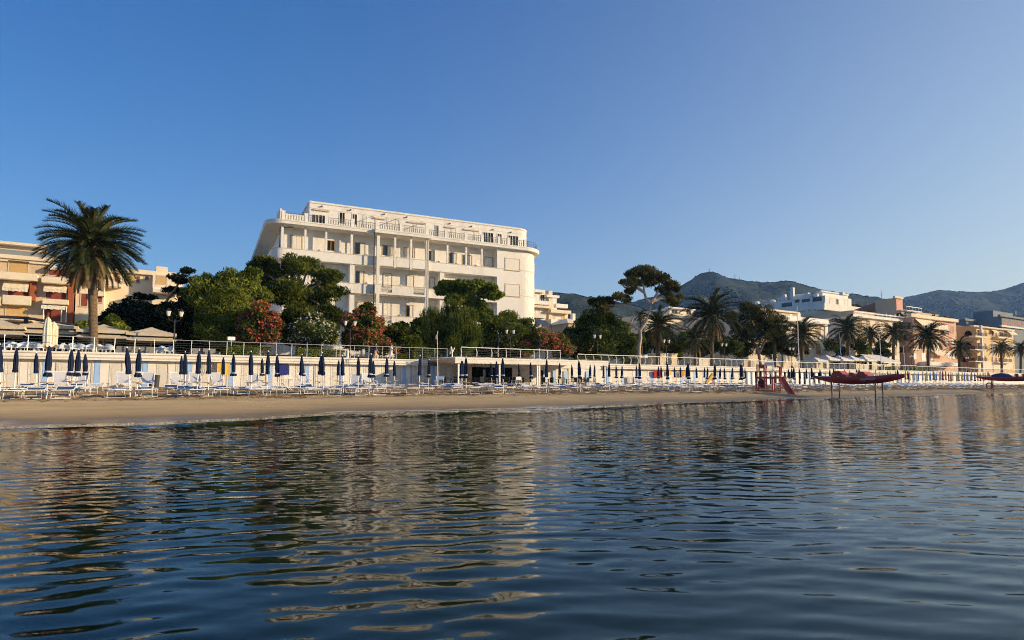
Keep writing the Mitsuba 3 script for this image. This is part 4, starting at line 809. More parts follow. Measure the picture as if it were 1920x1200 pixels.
tree('flowering_hedge', 'dark hedge topped with red and cream flowers right of the layered pine', 'hedge', 61.5, [(1020, 638, 28), (1046, 642, 22), (1000, 645, 22), (985, 655, 22), (1060, 655, 22)], 5500, 0.22, NEEDLE, 11, flowers=((0.34, 0.11, 0.07), 0.40, 0.14), tr=0.12)
tree('holm_oak', 'broad leafy green tree left of the bare leaning pine trunk', 'tree', 65, [(1120, 612, 36), (1090, 628, 34), (1155, 626, 34), (1100, 606, 22), (1138, 605, 26), (1072, 640, 22), (1180, 640, 26), (1120, 648, 44), (1165, 655, 30), (1080, 655, 26)], 13500, 0.3, ((0.024, 0.042, 0.010), (0.090, 0.108, 0.021)), 12, tr=0.3, k=9)
tree('maritime_pine', 'leaning maritime pine with a forked pale trunk and a high open crown', 'tree', 60.2, [(1190, 512, 18, .7), (1212, 510, 22, .7), (1235, 520, 22, .7), (1256, 535, 16, .7), (1186, 530, 18, .6), (1215, 528, 24, .6), (1244, 545, 18, .7), (1266, 541, 11, .7), (1166, 529, 7), (1182, 545, 13, .7), (1122, 568, 17, .7), (1140, 568, 18, .7), (1160, 555, 16, .7), (1175, 560, 12, .7), (1108, 567, 8), (1130, 580, 14, .7), (1256, 560, 13, .8), (1266, 568, 12, .8), (1276, 556, 8)], 7000, 0.33, ((0.036, 0.042, 0.013), (0.110, 0.098, 0.030)), 13,
     trunk=[(1197, 668), (1198, 650), (1201, 634), (1200, 619)], limbs=[[(1200, 620, 0), (1190, 612, 0), (1179, 606, .2), (1185, 602, .3), (1188, 591, .3), (1181, 579, .4), (1163, 571, .4), (1150, 566, .5)], [(1200, 620, 0), (1212, 602, -.2), (1218, 584, -.3), (1221, 568, -.4)], [(1221, 569, -.4), (1211, 560, -.3), (1208, 548, -.2), (1206, 532, 0)], [(1221, 569, -.4), (1231, 552, -.3), (1238, 535, 0)], [(1222, 566, -.4), (1240, 560, -.2), (1262, 562, 0)], [(1208, 548, -.2), (1195, 540, 0), (1184, 530, 0)], [(1238, 540, -.1), (1250, 534, .1), (1260, 538, .1)], [(1163, 571, .4), (1150, 572, .4), (1128, 572, .4)]], kind='pine', tr=0.33, k=7, gap=0.31, bark=mat('pale_pine_bark', weathered((0.46, 0.36, 0.27), (0.30, 0.22, 0.16), 0.8, 3.0, 3.0), 0.95, 0.1))
tree('stone_pine', 'dense dark pine with brownish tips between two groups of palms', 'tree', 68, [(1400, 582, 22), (1430, 586, 26), (1456, 600, 20), (1386, 602, 20), (1420, 608, 28), (1466, 616, 14), (1390, 625, 24), (1375, 595, 16), (1440, 622, 24), (1410, 640, 22), (1462, 630, 18)], 9500, 0.32, ((0.022, 0.030, 0.011), (0.085, 0.082, 0.026)), 14, trunk=[(1428, 672), (1421, 655), (1412, 640), (1414, 622)], kind='pine', tr=0.3, k=9, limbs=[[(1424, 662, 0), (1432, 645, -.3), (1438, 628, -.4)], [(1420, 655, 0), (1411, 640, .2), (1409, 624, .3)]])
tree('broadleaf_bush', 'yellow green bush behind the trunk of the tall palm', 'bush', 64, [(208, 606, 18), (192, 618, 18), (222, 618, 16), (160, 618, 18)], 2500, 0.26, BRIGHT, 15, tr=0.1)
for i, (lab, bl, cols, v) in enumerate((('dark shady trees behind the short dark palm right of the leaning pine', [(1218, 640, 24), (1250, 645, 26), (1278, 640, 24), (1206, 655, 20), (1265, 660, 22)], NEEDLE, 74), ('dark shady trees between the tall middle palm and the stone pine', [(1348, 640, 22), (1372, 650, 24), (1330, 652, 20), (1312, 655, 18), (1392, 655, 22)], NEEDLE, 71),
      ('dark bushes below the small drooping palm', [(1440, 655, 20), (1466, 650, 20), (1490, 655, 18)], NEEDLE, 69), ('dark leafy trees between the two palms over the café sunshades', [(1560, 648, 16), (1608, 645, 18), (1575, 660, 14), (1622, 656, 14), (1565, 676, 14), (1615, 674, 14)], NEEDLE, 70.5), ('small dark tree between the slimmer palm and the straight palm', [(1655, 648, 13), (1648, 660, 12), (1662, 662, 10), (1655, 676, 12)], NEEDLE, 71),
      ('green bushes in shade under the bay of the hotel', [(725, 628, 20), (752, 612, 14), (790, 612, 20), (782, 640, 24)], NEEDLE, 66))):
    tree('shade_tree' if i < 5 else 'shrub_group', lab, 'tree' if i < 5 else 'bush', v, bl, 4000 if i < 2 else 2200, 0.32, cols, 30 + i, tr=0.16, k=7)
# clipped hedges in the planters behind the railing
hg = 'hedges in planters behind the promenade railing'
for i, (x0, x1, y0, lab, cols) in enumerate(((424, 506, 650, 'clipped green hedge behind the railing under the small white sign', BRIGHT), (556, 642, 655, 'clipped green hedge behind the railing under the white oleander', BRIGHT), (738, 760, 664, 'short clipped hedge near the two walkers', OLIVE), (772, 818, 657, 'trailing green hedge behind the railing left of the flag pole', BRIGHT), (1082, 1128, 668, 'low hedge behind the curved railing under the fourth lamp', OLIVE), (1164, 1192, 672, 'low hedge behind the curved railing beside the leaning pine', OLIVE))):
    r = np.random.default_rng(60 + i); a0, a1 = C.hb(x0, 58.4)[0], C.hb(x1, 58.4)[0]; z1 = C.hb((x0 + x1) / 2, 58.4, y0)[1]
    n = int((a1 - a0) * 520); q = np.stack([r.uniform(a0, a1, n), 57.75 + r.random(n) ** 1.6 * 1.1, PZ + (z1 - PZ) * (0.1 + 0.9 * r.random(n) ** 0.6)], 1); q[:, 2] += 0.14 * (meshkit.noise(q * 1.7, 2) - 0.5)
    p, _ = C.W((q, None)); k = thing('hedge', lab, 'hedge', hg); put(k, leaf_cards(p, 0.15, r, None, 0, 1.4), M_LEAF, color=leaf_colors(p, 4, *cols, r, 0.6, 1.5))

# ---- palms: every frond is a part
def frond(L, rise, fall, r, dry=False, n=40):
    s = np.linspace(0, 1, n); th = rise - (rise + fall) * s ** 1.25
    ds = L / (n - 1); x = np.concatenate([[0], np.cumsum(np.cos(th[:-1]) * ds)]); z = np.concatenate([[0], np.cumsum(np.sin(th[:-1]) * ds)])
    axis = np.stack([x, x * 0, z], 1); ms = [tube(axis[::3], np.linspace(0.045, 0.008, len(axis[::3])) * (L / 3), 4)]
    V, Fc, k = [], [], 0
    for i in range(3, n):
        t = s[i]; ll = L * 0.165 * (0.35 + 1.0 * math.sin(math.pi * min(1, t * 0.92 + 0.05)) ** 0.7) * (0.55 if dry else 1)
        tang = np.array([math.cos(th[i]), 0, math.sin(th[i])]); nrm = np.array([-math.sin(th[i]), 0, math.cos(th[i])])
        for sd in (-1, 1):
            for o in (0.0, 0.5):
                b = axis[i] - tang * ds * o; d = tang * 0.75 + np.array([0, sd * 0.72, 0]) + nrm * (0.55 - 0.8 * dry) + r.normal(0, 0.09, 3); d /= np.linalg.norm(d)
                e = b + d * ll * r.uniform(0.8, 1.1) + np.array([0, 0, -0.12 * ll]); w = np.cross(d, nrm); w = w / (np.linalg.norm(w) + 1e-9) * 0.018 * L / 2.2
                V += [b - w, b + w, e]; Fc.append([k, k + 1, k + 2]); k += 3
    ms.append((np.array(V), np.array(Fc))); return cat(ms)
_fr = np.random.default_rng(5)
FR = [mikit.ply(frond(3.0, a, b, _fr), M_FROND) for a, b in ((1.2, -0.1), (1.0, 0.25), (0.75, 0.45), (0.5, 0.65), (0.22, 0.8), (-0.05, 0.95), (-0.38, 1.2))]
FD = [mikit.ply(frond(2.6, a, b, _fr, True), M_DRYFROND) for a, b in ((-0.45, 1.5), (-0.85, 1.55))]
def palm(label, v, px, py, rad, base_px, n=46, seed=0, tw=0.30, dry=8, group='date palms along the promenade', tilt=0):
    r = np.random.default_rng(seed); d = dep(px, v); t = thing('palm_tree', label, 'palm', group)
    top = P(px, py, d); b = P(base_px, 690, d); b[2] = PZ - 0.05; H_ = top[2] - b[2]; sc = rad * d / F / 3.15
    hs = np.linspace(0, 1, 12); w = b + (top - b) * hs[:, None]; rr = tw * (1.0 - 0.2 * hs + 0.25 * np.exp(-hs * 14)) * (1 + 0.05 * np.sin(hs * 60))
    part(t, 'trunk', tube(w, rr, 12), M_PALMBARK, 60)
    part(t, 'crown_base', (lambda m: mv(m, *(top - [0, 0, 0.0])))(lathe([(tw * 0.75, -1.0 * sc), (tw * 1.5, -0.5 * sc), (tw * 1.9, 0.0), (tw * 1.3, 0.45 * sc), (0.02, 0.7 * sc)], 12)), M_PALMBARK, 60)
    n = int(n * 1.3)
    for i in range(n):
        u = (i + 0.5) / n; k = min(6, int(u ** 0.75 * 7)); az = i * 137.508 + r.uniform(-14, 14)
        part(t, 'frond', FR[k], to=T().translate([float(x) for x in top + [0, 0, 0.25 * sc * (1 - u)]]).rotate([0, 0, 1], float(az)).rotate([0, 1, 0], float(r.uniform(-7, 7))).scale([float(sc * r.uniform(0.86, 1.08))] * 3))
    dry = int(dry * 1.9)
    for i in range(dry):
        part(t, 'dry_frond', FD[i % 2], to=T().translate([float(x) for x in top - [0, 0, 0.3 * sc]]).rotate([0, 0, 1], float(i * 222.5 + r.uniform(-12, 12))).scale([float(sc * r.uniform(0.75, 1.0))] * 3))
    return t
palm('tall date palm with a thick trunk rising above the cabins at the left', 60.5, 172, 465, 101, 175, 88, 1, 0.34, 16, None)
palm('short dark palm in shade just right of the leaning pine', 64, 1235, 612, 52, 1233, 40, 2, 0.34, 10)
palm('tall palm in the middle with the highest crown right of the leaning pine', 62, 1334, 592, 62, 1335, 46, 3, 0.3, 12)
palm('short spreading palm left of the tall middle palm', 61, 1303, 637, 42, 1304, 32, 4, 0.28, 8)
palm('small palm with drooping crown below the dense stone pine', 66, 1452, 612, 30, 1453, 30, 5, 0.26, 12)
palm('brownish palm beside the tall flag pole left of the white sunshades', 63, 1503, 628, 44, 1504, 40, 6, 0.3, 14)
palm('big dark palm above the white café sunshades', 66, 1588, 618, 40, 1592, 44, 7, 0.34, 8)
palm('slimmer palm just right of the palm above the café sunshades', 68, 1632, 628, 30, 1632, 36, 8, 0.3, 6)
palm('straight palm before the bare brown side wall of the pink villa', 64, 1676, 624, 34, 1674, 40, 9, 0.32, 6)
palm('full dark palm in front of the pink villa', 63, 1740, 632, 40, 1740, 46, 10, 0.34, 8)
palm('palm between the pink villa and the yellow house', 62, 1799, 653, 28, 1799, 36, 11, 0.32, 6)
palm('palm in front of the yellow house', 62, 1877, 653, 24, 1878, 34, 12, 0.3, 4)
palm('rightmost palm cut by the edge of the picture', 62, 1914, 655, 24, 1913, 34, 13, 0.3, 4)
palm('young palm seen under the arm of the leaning pine', 72, 1201, 592, 18, 1203, 24, 14, 0.22, 6)
# roof garden shrubs
for x, y, v, rr, lab in ((1687, 590, 80.5, 5, 'dark shrub in the roof garden, left of the pair above the pink cornice'), (1704, 588, 80.5, 5, 'dark shrub in the roof garden, right of the pair above the pink cornice'), (1752, 594, 78, 6, 'bushy shrub on the roof edge above the striped awnings'), (1775, 595, 78, 5, 'thin trailing shrub on the right end of the pink roof'), (1605, 573, 116, 5, 'green shrub on the rounded white roof balcony')):
    r = np.random.default_rng(int(x)); S = split(px_blobs([(x, y, rr, 0.8), (x + rr, y + 1, rr * 0.8, 0.8), (x - rr, y + 1, rr * 0.8, 0.8)], dep(x, v), r), r, 4); p, o = blob_points(S, 500, r, 0.3); k = thing('roof_shrub', lab, 'plant', 'plants on the roofs'); put(k, leaf_cards(p, 0.35, r, o), M_LEAF, color=leaf_colors(p, 4, *NEEDLE, r))
# ================================================================== THE BEACH
def zs(a, v): return float(sand_z(a, v)) - 0.015
# ---- closed umbrellas: (column, row of the top) in the photograph
UMB = [(2.5, 643), (28.5, 649), (69, 660), (89.4, 644.4), (132, 652), (144, 654), (162, 661), (246.5, 649), (258.5, 653.5), (339.4, 665.6), (348.5, 658), (370.4, 655.6), (392, 652), (419, 667.8), (438.5, 660.6),
       (472, 658.8), (493, 669.4), (501, 655.6), (521.5, 663.8), (564, 663), (570, 671), (598, 665), (607, 656), (633, 675), (644, 666), (672.5, 666), (693.5, 659.8), (700.6, 677.5), (725, 668), (741, 673.8), (786, 666),
       (803.8, 673), (864, 675.6), (867.5, 676), (873.8, 668.8), (923, 679.4), (932, 675.6), (943.8, 670), (974.8, 681), (996.6, 678.8), (1024, 671), (1048.8, 680), (1073, 685.6), (1088, 674), (1106, 682.5), (1113.8, 685.6),
       (1131, 688), (1142, 678), (1155.6, 684), (1164.8, 687), (1193.8, 684), (1199.4, 679), (1233, 687.5), (1240.6, 685.6), (1252, 680), (1266, 687.5), (1275.6, 687), (1286, 686), (1292, 678.8), (1307, 688.8), (1318.8, 689),
       (1324, 687.5), (1339.5, 680.6), (1348.8, 690), (1359, 690), (1370, 690), (1374, 692), (1389, 681.5), (1393, 683), (1397.5, 690.6), (1462, 689), (1477, 691), (1483.8, 690), (1488, 687.5), (1500.6, 690), (1513, 690), (1522.5, 688.8),
       (1537.5, 690.6), (1555, 690.6), (1562, 690), (1606, 692), (1611, 692), (1684, 693), (1702, 694)]
UH = 2.26
def closed_cloth(seed, zt, zb, r0, flare):
    r = np.random.default_rng(seed); ph = r.uniform(0, 6); k = int(r.integers(6, 9)); L = zt - zb
    prof = [(r0 * 1.25 * flare, zb - 0.03), (r0 * 1.32 * flare, zb + 0.05), (r0 * 1.0, zb + 0.13), (r0 * 0.95, zb + 0.2), (r0 * 1.05, zb + L * 0.35), (r0 * 1.0, zb + L * 0.55), (r0 * 0.78, zb + L * 0.75), (r0 * 0.45, zb + L * 0.93), (0.03, zt)]
    return lathe(prof, 26, lambda a, i: 1 + (0.20 if i > 2 else 0.28) * np.cos(k * a + ph + i * 0.12) * (0.4 if i > 6 else 1) + 0.05 * np.cos(2 * a + ph * 2))
u_pole = mikit.ply(tube([[0, 0, -0.25], [0, 0, 1.15]], 0.024, 8), M_WPAINT, 40)
u_clo = [mikit.ply(closed_cloth(s, UH - 0.06, zb, r0, fl), M_NAVY, 50) for s, zb, r0, fl in ((1, 0.98, 0.10, 0.95), (2, 1.08, 0.09, 0.8), (3, 1.02, 0.095, 1.2), (4, 1.12, 0.085, 0.85), (5, 0.95, 0.10, 1.0))]
u_fin = mikit.ply(lathe([(0.03, UH - 0.075), (0.034, UH - 0.04), (0.02, UH - 0.01), (0.002, UH + 0.01)], 8), M_WPAINT, 50)
u_tie = mikit.ply(lathe([(0.115, 1.10), (0.128, 1.12), (0.128, 1.15), (0.112, 1.17)], 16), M_GFAB, 50)
u_tab = mikit.ply(cat([lathe([(0.03, 0.66), (0.24, 0.675), (0.25, 0.69), (0.24, 0.70), (0.0, 0.702)], 18), lathe([(0.04, 0.60), (0.045, 0.63), (0.03, 0.665)], 10)]), M_TABLE, 40)
# ---- sun lounger, its foot end at y = 0 towards the sea, width 0.68
def lounger_meshes(back):
    w, Lg, h = 0.32, 1.30, 0.36
    c, s = math.cos(math.radians(back)), math.sin(math.radians(back)); Bk = 0.62
    rail = [tube([[sx, 0, h], [sx, Lg, h], [sx, Lg + Bk * c, h + Bk * s]], 0.022, 6) for sx in (-w, w)]
    rail += [tube([[-w, 0.0, h], [w, 0.0, h]], 0.022, 6), tube([[-w, Lg + Bk * c, h + Bk * s], [w, Lg + Bk * c, h + Bk * s]], 0.022, 6), tube([[-w, Lg, h - 0.02], [w, Lg, h - 0.02]], 0.018, 6)]
    fr = cat(rail)
    ys = np.linspace(0.03, Lg - 0.02, 9); xs = np.linspace(-w + 0.02, w - 0.02, 5); X, Y = np.meshgrid(xs, ys, indexing='ij'); Z = h + 0.012 - 0.03 * (1 - (X / w) ** 2) * np.sin(np.pi * (Y / Lg) ** 0.8)
    t = grid(X, Y, Z); t2 = (t[0] - [0, 0, 0.012], t[1][:, ::-1]); fab = cat([t, t2, bx(-w + 0.02, w - 0.02, 0.018, 0.03, h - 0.035, h + 0.014)])
    q = np.linspace(0.03, Bk - 0.02, 5); X, Q = np.meshgrid(xs, q, indexing='ij'); t = grid(X, Lg + Q * c, h + Q * s + 0.012 - 0.02 * (1 - (X / w) ** 2)); bk = cat([t, (t[0] - [0, 0.008, 0.012], t[1][:, ::-1])])
    def u_leg(y0, y1, sp): return tube([[-w + 0.02, y0, h], [-w - sp, y1, 0.02], [w + sp, y1, 0.02], [w - 0.02, y0, h]], 0.02, 6)
    return fr, fab, bk, u_leg(0.22, 0.10, 0.015), u_leg(Lg - 0.1, Lg + 0.08, 0.015)
LG = []
for ang, fm in ((4, M_NAVYB), (14, M_NAVYB), (0, M_GFAB), (12, M_GFAB), (6, M_LBFAB), (10, M_NAVYB)):
    fr, fab, bk, l1, l2 = lounger_meshes(ang)
    LG.append([('frame', mikit.ply(fr, M_WPAINT, 40)), ('bed_fabric', mikit.ply(fab, fm, 40)), ('back_fabric', mikit.ply(bk, fm, 40)), ('leg', mikit.ply(l1, M_WPAINT, 40)), ('leg', mikit.ply(l2, M_WPAINT, 40))])
def lounger(label, a, v, rot, kind):
    k = thing('sun_lounger', label, 'sun lounger', 'white sun loungers in rows on the sand'); m = C.M(a, v, zs(a, v + 0.8), rot)
    for n, d in LG[kind]: part(k, n, d, to=m)
rows = {0: [], 1: [], 2: [], 3: []}
for px, py in UMB:
    v = 36.0
    for _ in range(12):                        # depth at which an umbrella of this height reaches the seen row
        d = dep(px, v); a = C.hb(px, v)[0]; zt = zs(a, v) + UH; y_d = (718.5 - py)
        v = float(np.clip(v * ((zt - EYE) * F / d) / y_d, 31.0, 45.5)) if y_d > 0 else v
    row = int(np.argmin([abs(v - q) for q in (31.6, 35.4, 39.3, 43.3)])); v = 0.5 * v + 0.5 * (31.6, 35.4, 39.3, 43.3)[row]
    rows[row].append((px, C.hb(px, v)[0], v))
RN = ['front row', 'second row', 'third row', 'back row']
lr = np.random.default_rng(17)
for row, L in rows.items():
    L.sort()
    for i, (px, a, v) in enumerate(L):
        k = thing('beach_umbrella', f'closed navy beach umbrella, {ORD[i]} from the left in the {RN[row]}', 'umbrella', 'closed navy umbrellas on the beach')
        j = int(lr.integers(0, 5)); m = C.M(a, v, zs(a, v), float(lr.uniform(0, 360))) @ T().rotate([1, 0, 0], float(lr.normal(0, 1.6))).rotate([0, 1, 0], float(lr.normal(0, 1.8)))
        part(k, 'pole', u_pole, to=m); part(k, 'canopy', u_clo[j], to=m); part(k, 'finial', u_fin, to=m)
        if j in (0, 2, 4): part(k, 'tie_band', u_tie, to=m)
        if lr.random() < 0.75: part(k, 'table', u_tab, to=m)
        if row == 3 and px < 700 and px not in (69, 162): continue
        for sd in (-1, 1):
            kind = int(lr.choice([0, 1, 5, 2, 3], p=[0.4, 0.2, 0.2, 0.1, 0.1])) if px < 1100 else int(lr.choice([0, 1, 2, 3, 4], p=[0.2, 0.2, 0.25, 0.25, 0.1]))
            lounger(f'white sun lounger {"left" if sd < 0 else "right"} of the {ORD[i]} navy umbrella in the {RN[row]}', a + sd * (0.47 + 0.04 * lr.random()), v - 0.25 + lr.normal(0, 0.12), float(lr.normal(0, 3)), kind)
# extra loungers standing without an umbrella further right
for i, px in enumerate((1180, 1222, 1262, 1312, 1358, 1412, 1470, 1508, 1545, 1577, 1600, 1625, 1648, 1668, 1690, 1712)):
    v = 31.4 if i % 2 else 35.0
    lounger(f'white sun lounger without umbrella, {ORD[i]} from the left beyond the bar', C.hb(px, v)[0], v, float(lr.normal(0, 4)), int(lr.integers(0, 5)))

# ---- striped parasols and loungers of the far beach
M_PALEY = mat('pale_yellow_canvas', (0.70, 0.56, 0.30), 0.9, 0.1)
cols = [M_PALEY, M_OFAB, M_LBFAB, M_RFAB, M_WFAB, M_PALEY, M_NAVY, M_PALEY, M_WFAB]
s_cl = {c: [mikit.ply(closed_cloth(s, 2.2, 1.0, 0.07, 1.2), c, 50) for s in (8, 9)] for c in set(cols)}
cname = {M_PALEY: 'pale yellow', M_OFAB: 'orange', M_LBFAB: 'light blue', M_RFAB: 'red', M_WFAB: 'white', M_NAVY: 'navy'}
cnt = {}
for i, px in enumerate(list(np.linspace(1541, 1722, 30) + lr.normal(0, 2, 30)) + list(np.linspace(1727, 1855, 44) + lr.normal(0, 1.2, 44))):
    v = (44.5, 41.0, 37.8)[i % 3] + (i % 5) * 0.2 if px < 1722 else (43.0, 39.6, 36.0, 47, 34.0)[i % 5]
    v += float(lr.normal(0, 0.8)); c = cols[int(lr.integers(0, 9))]; a = C.hb(px, v)[0]; cnt[c] = cnt.get(c, -1) + 1
    k = thing('striped_parasol', f'closed {cname[c]} parasol, {ORD[cnt[c]]} {cname[c]} one from the left on the far beach', 'umbrella', 'closed coloured parasols on the far beach'); m = C.M(a, v, zs(a, v), float(lr.uniform(0, 360)), float(lr.uniform(0.85, 1.08)))
    part(k, 'pole', u_pole, to=m); part(k, 'canopy', s_cl[c][i % 2], to=m); part(k, 'finial', u_fin, to=m)
LG2 = []
for fm in (M_LBFAB, M_OFAB, M_YFAB, M_WFAB):
    fr, fab, bk, l1, l2 = lounger_meshes(25); LG2.append((('frame', mikit.ply(cat([fr, l1, l2]), M_WPAINT, 40)), ('fabric', mikit.ply(cat([fab, bk]), fm, 40))))
ln = ['light blue', 'orange', 'yellow', 'white']; cnt = {}
for i, px in enumerate(list(np.linspace(1690, 1905, 34)) + list(np.linspace(1716, 1850, 14))):
    v = (33.2, 35.6)[i % 2] + 0.3 * (i % 3) if i < 34 else 38.4; j = int(lr.choice(4, p=[0.35, 0.12, 0.08, 0.45])); cnt[j] = cnt.get(j, -1) + 1; a = C.hb(px, v)[0]
    k = thing('far_lounger', f'{ln[j]} lounger, {ORD[cnt[j]]} {ln[j]} one from the left on the far beach', 'sun lounger', 'coloured loungers on the far beach'); m = C.M(a, v, zs(a, v + 0.8), float(lr.normal(0, 5)))
    for n, d in LG2[j]: part(k, n, d, to=m)

# ---- deck chairs, director's chairs, low tables, bins
def deck_meshes():
    w = 0.31; A_ = [tube([[sx, -0.45, 0.02], [sx, 0.55, 1.05]], 0.02, 6) for sx in (-w, w)] + [tube([[sx, 0.45, 0.02], [sx, -0.35, 0.42]], 0.02, 6) for sx in (-w + 0.05, w - 0.05)]
    A_ += [tube([[-w, 0.55, 1.05], [w, 0.55, 1.05]], 0.02, 6), tube([[-w + 0.05, -0.35, 0.42], [w - 0.05, -0.35, 0.42]], 0.02, 6), tube([[-w, -0.45, 0.02], [w, -0.45, 0.02]], 0.02, 6)]
    A_ += [tube([[sx, -0.3, 0.58], [sx, 0.18, 0.66]], 0.022, 6) for sx in (-w - 0.03, w + 0.03)] + [tube([[sx, -0.25, 0.58], [sx, -0.2, 0.02]], 0.018, 6) for sx in (-w - 0.03, w + 0.03)]
    s = np.linspace(0, 1, 9); y = -0.35 + 0.9 * s; z = 0.42 + 0.63 * s - 0.20 * np.sin(np.pi * s) ; X, S = np.meshgrid(np.linspace(-w + 0.03, w - 0.03, 4), s, indexing='ij')
    t = grid(X, np.interp(S, s, y), np.interp(S, s, z)); return cat(A_), cat([t, (t[0] - [0, 0, 0.012], t[1][:, ::-1])])
df, dc = deck_meshes(); D1 = mikit.ply(df, M_WPAINT, 40); D2 = mikit.ply(dc, M_GFAB, 40)
for i, (px, v, rot, lab) in enumerate(((114, 45.5, 8, 'grey mesh deck chair between the fourth and fifth umbrellas at the left'), (152, 46.0, -6, 'grey mesh deck chair in front of the second blue cabin strip'), (233, 44.5, 5, 'grey mesh deck chair left of the paired navy umbrellas'), (277, 44.5, -6, 'grey mesh deck chair just left of the black waste bins'),
                                       (333, 46, 10, 'grey deck chair under the first of two blue grey cloths'), (366, 46, -5, 'grey deck chair in front of the hanging bathing things'), (408, 46, 4, 'grey deck chair below the yellow towel'), (475, 46, -8, 'grey deck chair left of the deep blue board'), (572, 44, 10, 'grey deck chair in the shadow edge of the awning'),
                                       (668, 38, -20, 'large grey deck chair facing away by the tenth cabin'), (694, 39, 12, 'grey deck chair with its side to the water near the bar'), (1200, 47, 0, 'grey deck chair before the left cabin with two grey cloths'), (1222, 47, 5, 'grey deck chair beside the white door right of the bar'), (1290, 47, -5, 'grey deck chair before the coloured towels'))):
    a = C.hb(px, v)[0]; k = thing('deck_chair', lab, 'deck chair', 'grey deck chairs near the cabins'); m = C.M(a, v, zs(a, v), rot, 1.12); part(k, 'frame', D1, to=m); part(k, 'sling', D2, to=m)
def director_meshes():
    w, d = 0.27, 0.22; A_ = []
    for y in (-d, d): A_ += [tube([[-w, y, 0.02], [w, y, 0.45]], 0.02, 5), tube([[w, y + 0.02, 0.02], [-w, y + 0.02, 0.45]], 0.02, 5)]
    A_ += [tube([[sx, -d, 0.45], [sx, -d, 0.66]], 0.018, 5) for sx in (-w, w)] + [tube([[sx, d, 0.45], [sx, d + 0.06, 0.95]], 0.018, 5) for sx in (-w, w)] + [bx(sx - 0.03, sx + 0.03, -d - 0.05, d + 0.06, 0.655, 0.68) for sx in (-w, w)]
    return cat(A_), bx(-w, w, -d, d, 0.45, 0.465), bx(-w - 0.01, w + 0.01, d + 0.035, d + 0.05, 0.72, 0.94)
ds = director_meshes(); S1 = mikit.ply(ds[0], M_WPAINT, 40)
for px, v, rot, lab, c in ((539, 43.0, 185, "white director's chair with crossed legs below the deep blue board", M_WFAB), (823, 41.0, 170, "director's chair with pale blue back by the flag pole", M_LBFAB), (968, 41.5, 190, "white director's chair with crossed legs in front of the bar terrace", M_WFAB), (1288, 46, 175, "white director's chair near the coloured towels", M_WFAB), (1476, 43, 170, "white director's chair behind the red slide", M_WFAB)):
    a = C.hb(px, v)[0]; k = thing('director_chair', lab, 'chair', "folding director's chairs"); m = C.M(a, v, zs(a, v), rot, 1.1); part(k, 'frame', S1, to=m); part(k, 'seat', ds[1], c, to=m); part(k, 'back', ds[2], c, to=m)
def table_mesh(w, d, h): return cat([bx(-w, w, -d, d, h - 0.04, h)]), [bx(sx - 0.03, sx + 0.03, sy - 0.03, sy + 0.03, 0, h - 0.04) for sx in (-w + 0.06, w - 0.06) for sy in (-d + 0.06, d - 0.06)]
for px, v, lab in ((188, 45.5, 'low white table in front of the second blue strip at the left'), (62, 45.0, 'low white table with holes behind the front loungers at the left'), (655, 39.0, 'low white table left of the large grey deck chair'), (915, 46, 'low white table before the dark bar opening')):
    a = C.hb(px, v)[0]; tp_, lg_ = table_mesh(0.5, 0.3, 0.48); k = thing('low_table', lab, 'table', 'low white tables on the sand'); m = C.M(a, v, zs(a, v), 0); part(k, 'top', tp_, M_WPAINT, to=m)
    for g in lg_: part(k, 'leg', g, M_WPAINT, to=m)
for px, lab in ((286.5, 'black waste bin at the cabin wall, left of the pair'), (293.5, 'black waste bin at the cabin wall, right of the pair')):
    a = C.hb(px, 54.5)[0]; k = thing('waste_bin', lab, 'bin', 'pair of waste bins'); m = C.M(a, 54.5, zs(a, 54.5), 0)
    part(k, 'bucket', lathe([(0.20, 0), (0.26, 0.86), (0.27, 0.88)], 14), M_PLASTIC, 40, to=m); part(k, 'lid', lathe([(0.29, 0.885), (0.29, 0.93), (0.18, 0.98), (0.001, 1.0)], 14), M_PLASTIC, 40, to=m)

# ---- bathing cabins under the promenade
CV = 56.6; FT = 3.42; FB = 2.98
def cl(px, v=CV): return C.hb(px, v, 690)[0]
cab = thing('cabin_terrace', 'long cream concrete fascia of the promenade over the bathing cabins', 'wall')
for x0, x1 in ((-40, 800), (1133, 1405), (1405, 1720), (1720, 2000)):
    part(cab, 'fascia', C.W(bx(cl(x0) + 0.01, cl(x1) - 0.01, CV - 0.55, 57.2, FB, FT + 0.02)), M_WHITE)
    part(cab, 'fascia_lip', C.W(bx(cl(x0) + 0.01, cl(x1) - 0.01, CV - 0.66, 57.0, FT + 0.02, FT + 0.16)), M_WHITE)
    part(cab, 'drip_band', C.W(bx(cl(x0) + 0.01, cl(x1) - 0.01, CV - 0.60, CV - 0.53, FB + 0.16, FB + 0.22)), M_TRIM)
part(cab, 'back_wall', C.W(bx(cl(-60), cl(2000), CV + 0.12, CV + 0.38, 0.5, FB + 0.0)), M_WOODW)
p0, p1 = cl(80), cl(177); PER = p1 - p0; cg = 'white bathing cabins along the promenade wall'
def handle(a, z): return C.W(cat([tube([[a, CV - 0.02, z], [a, CV - 0.08, z], [a + 0.09, CV - 0.08, z]], 0.018, 5)]))
nm = 0; a = p0 - PER
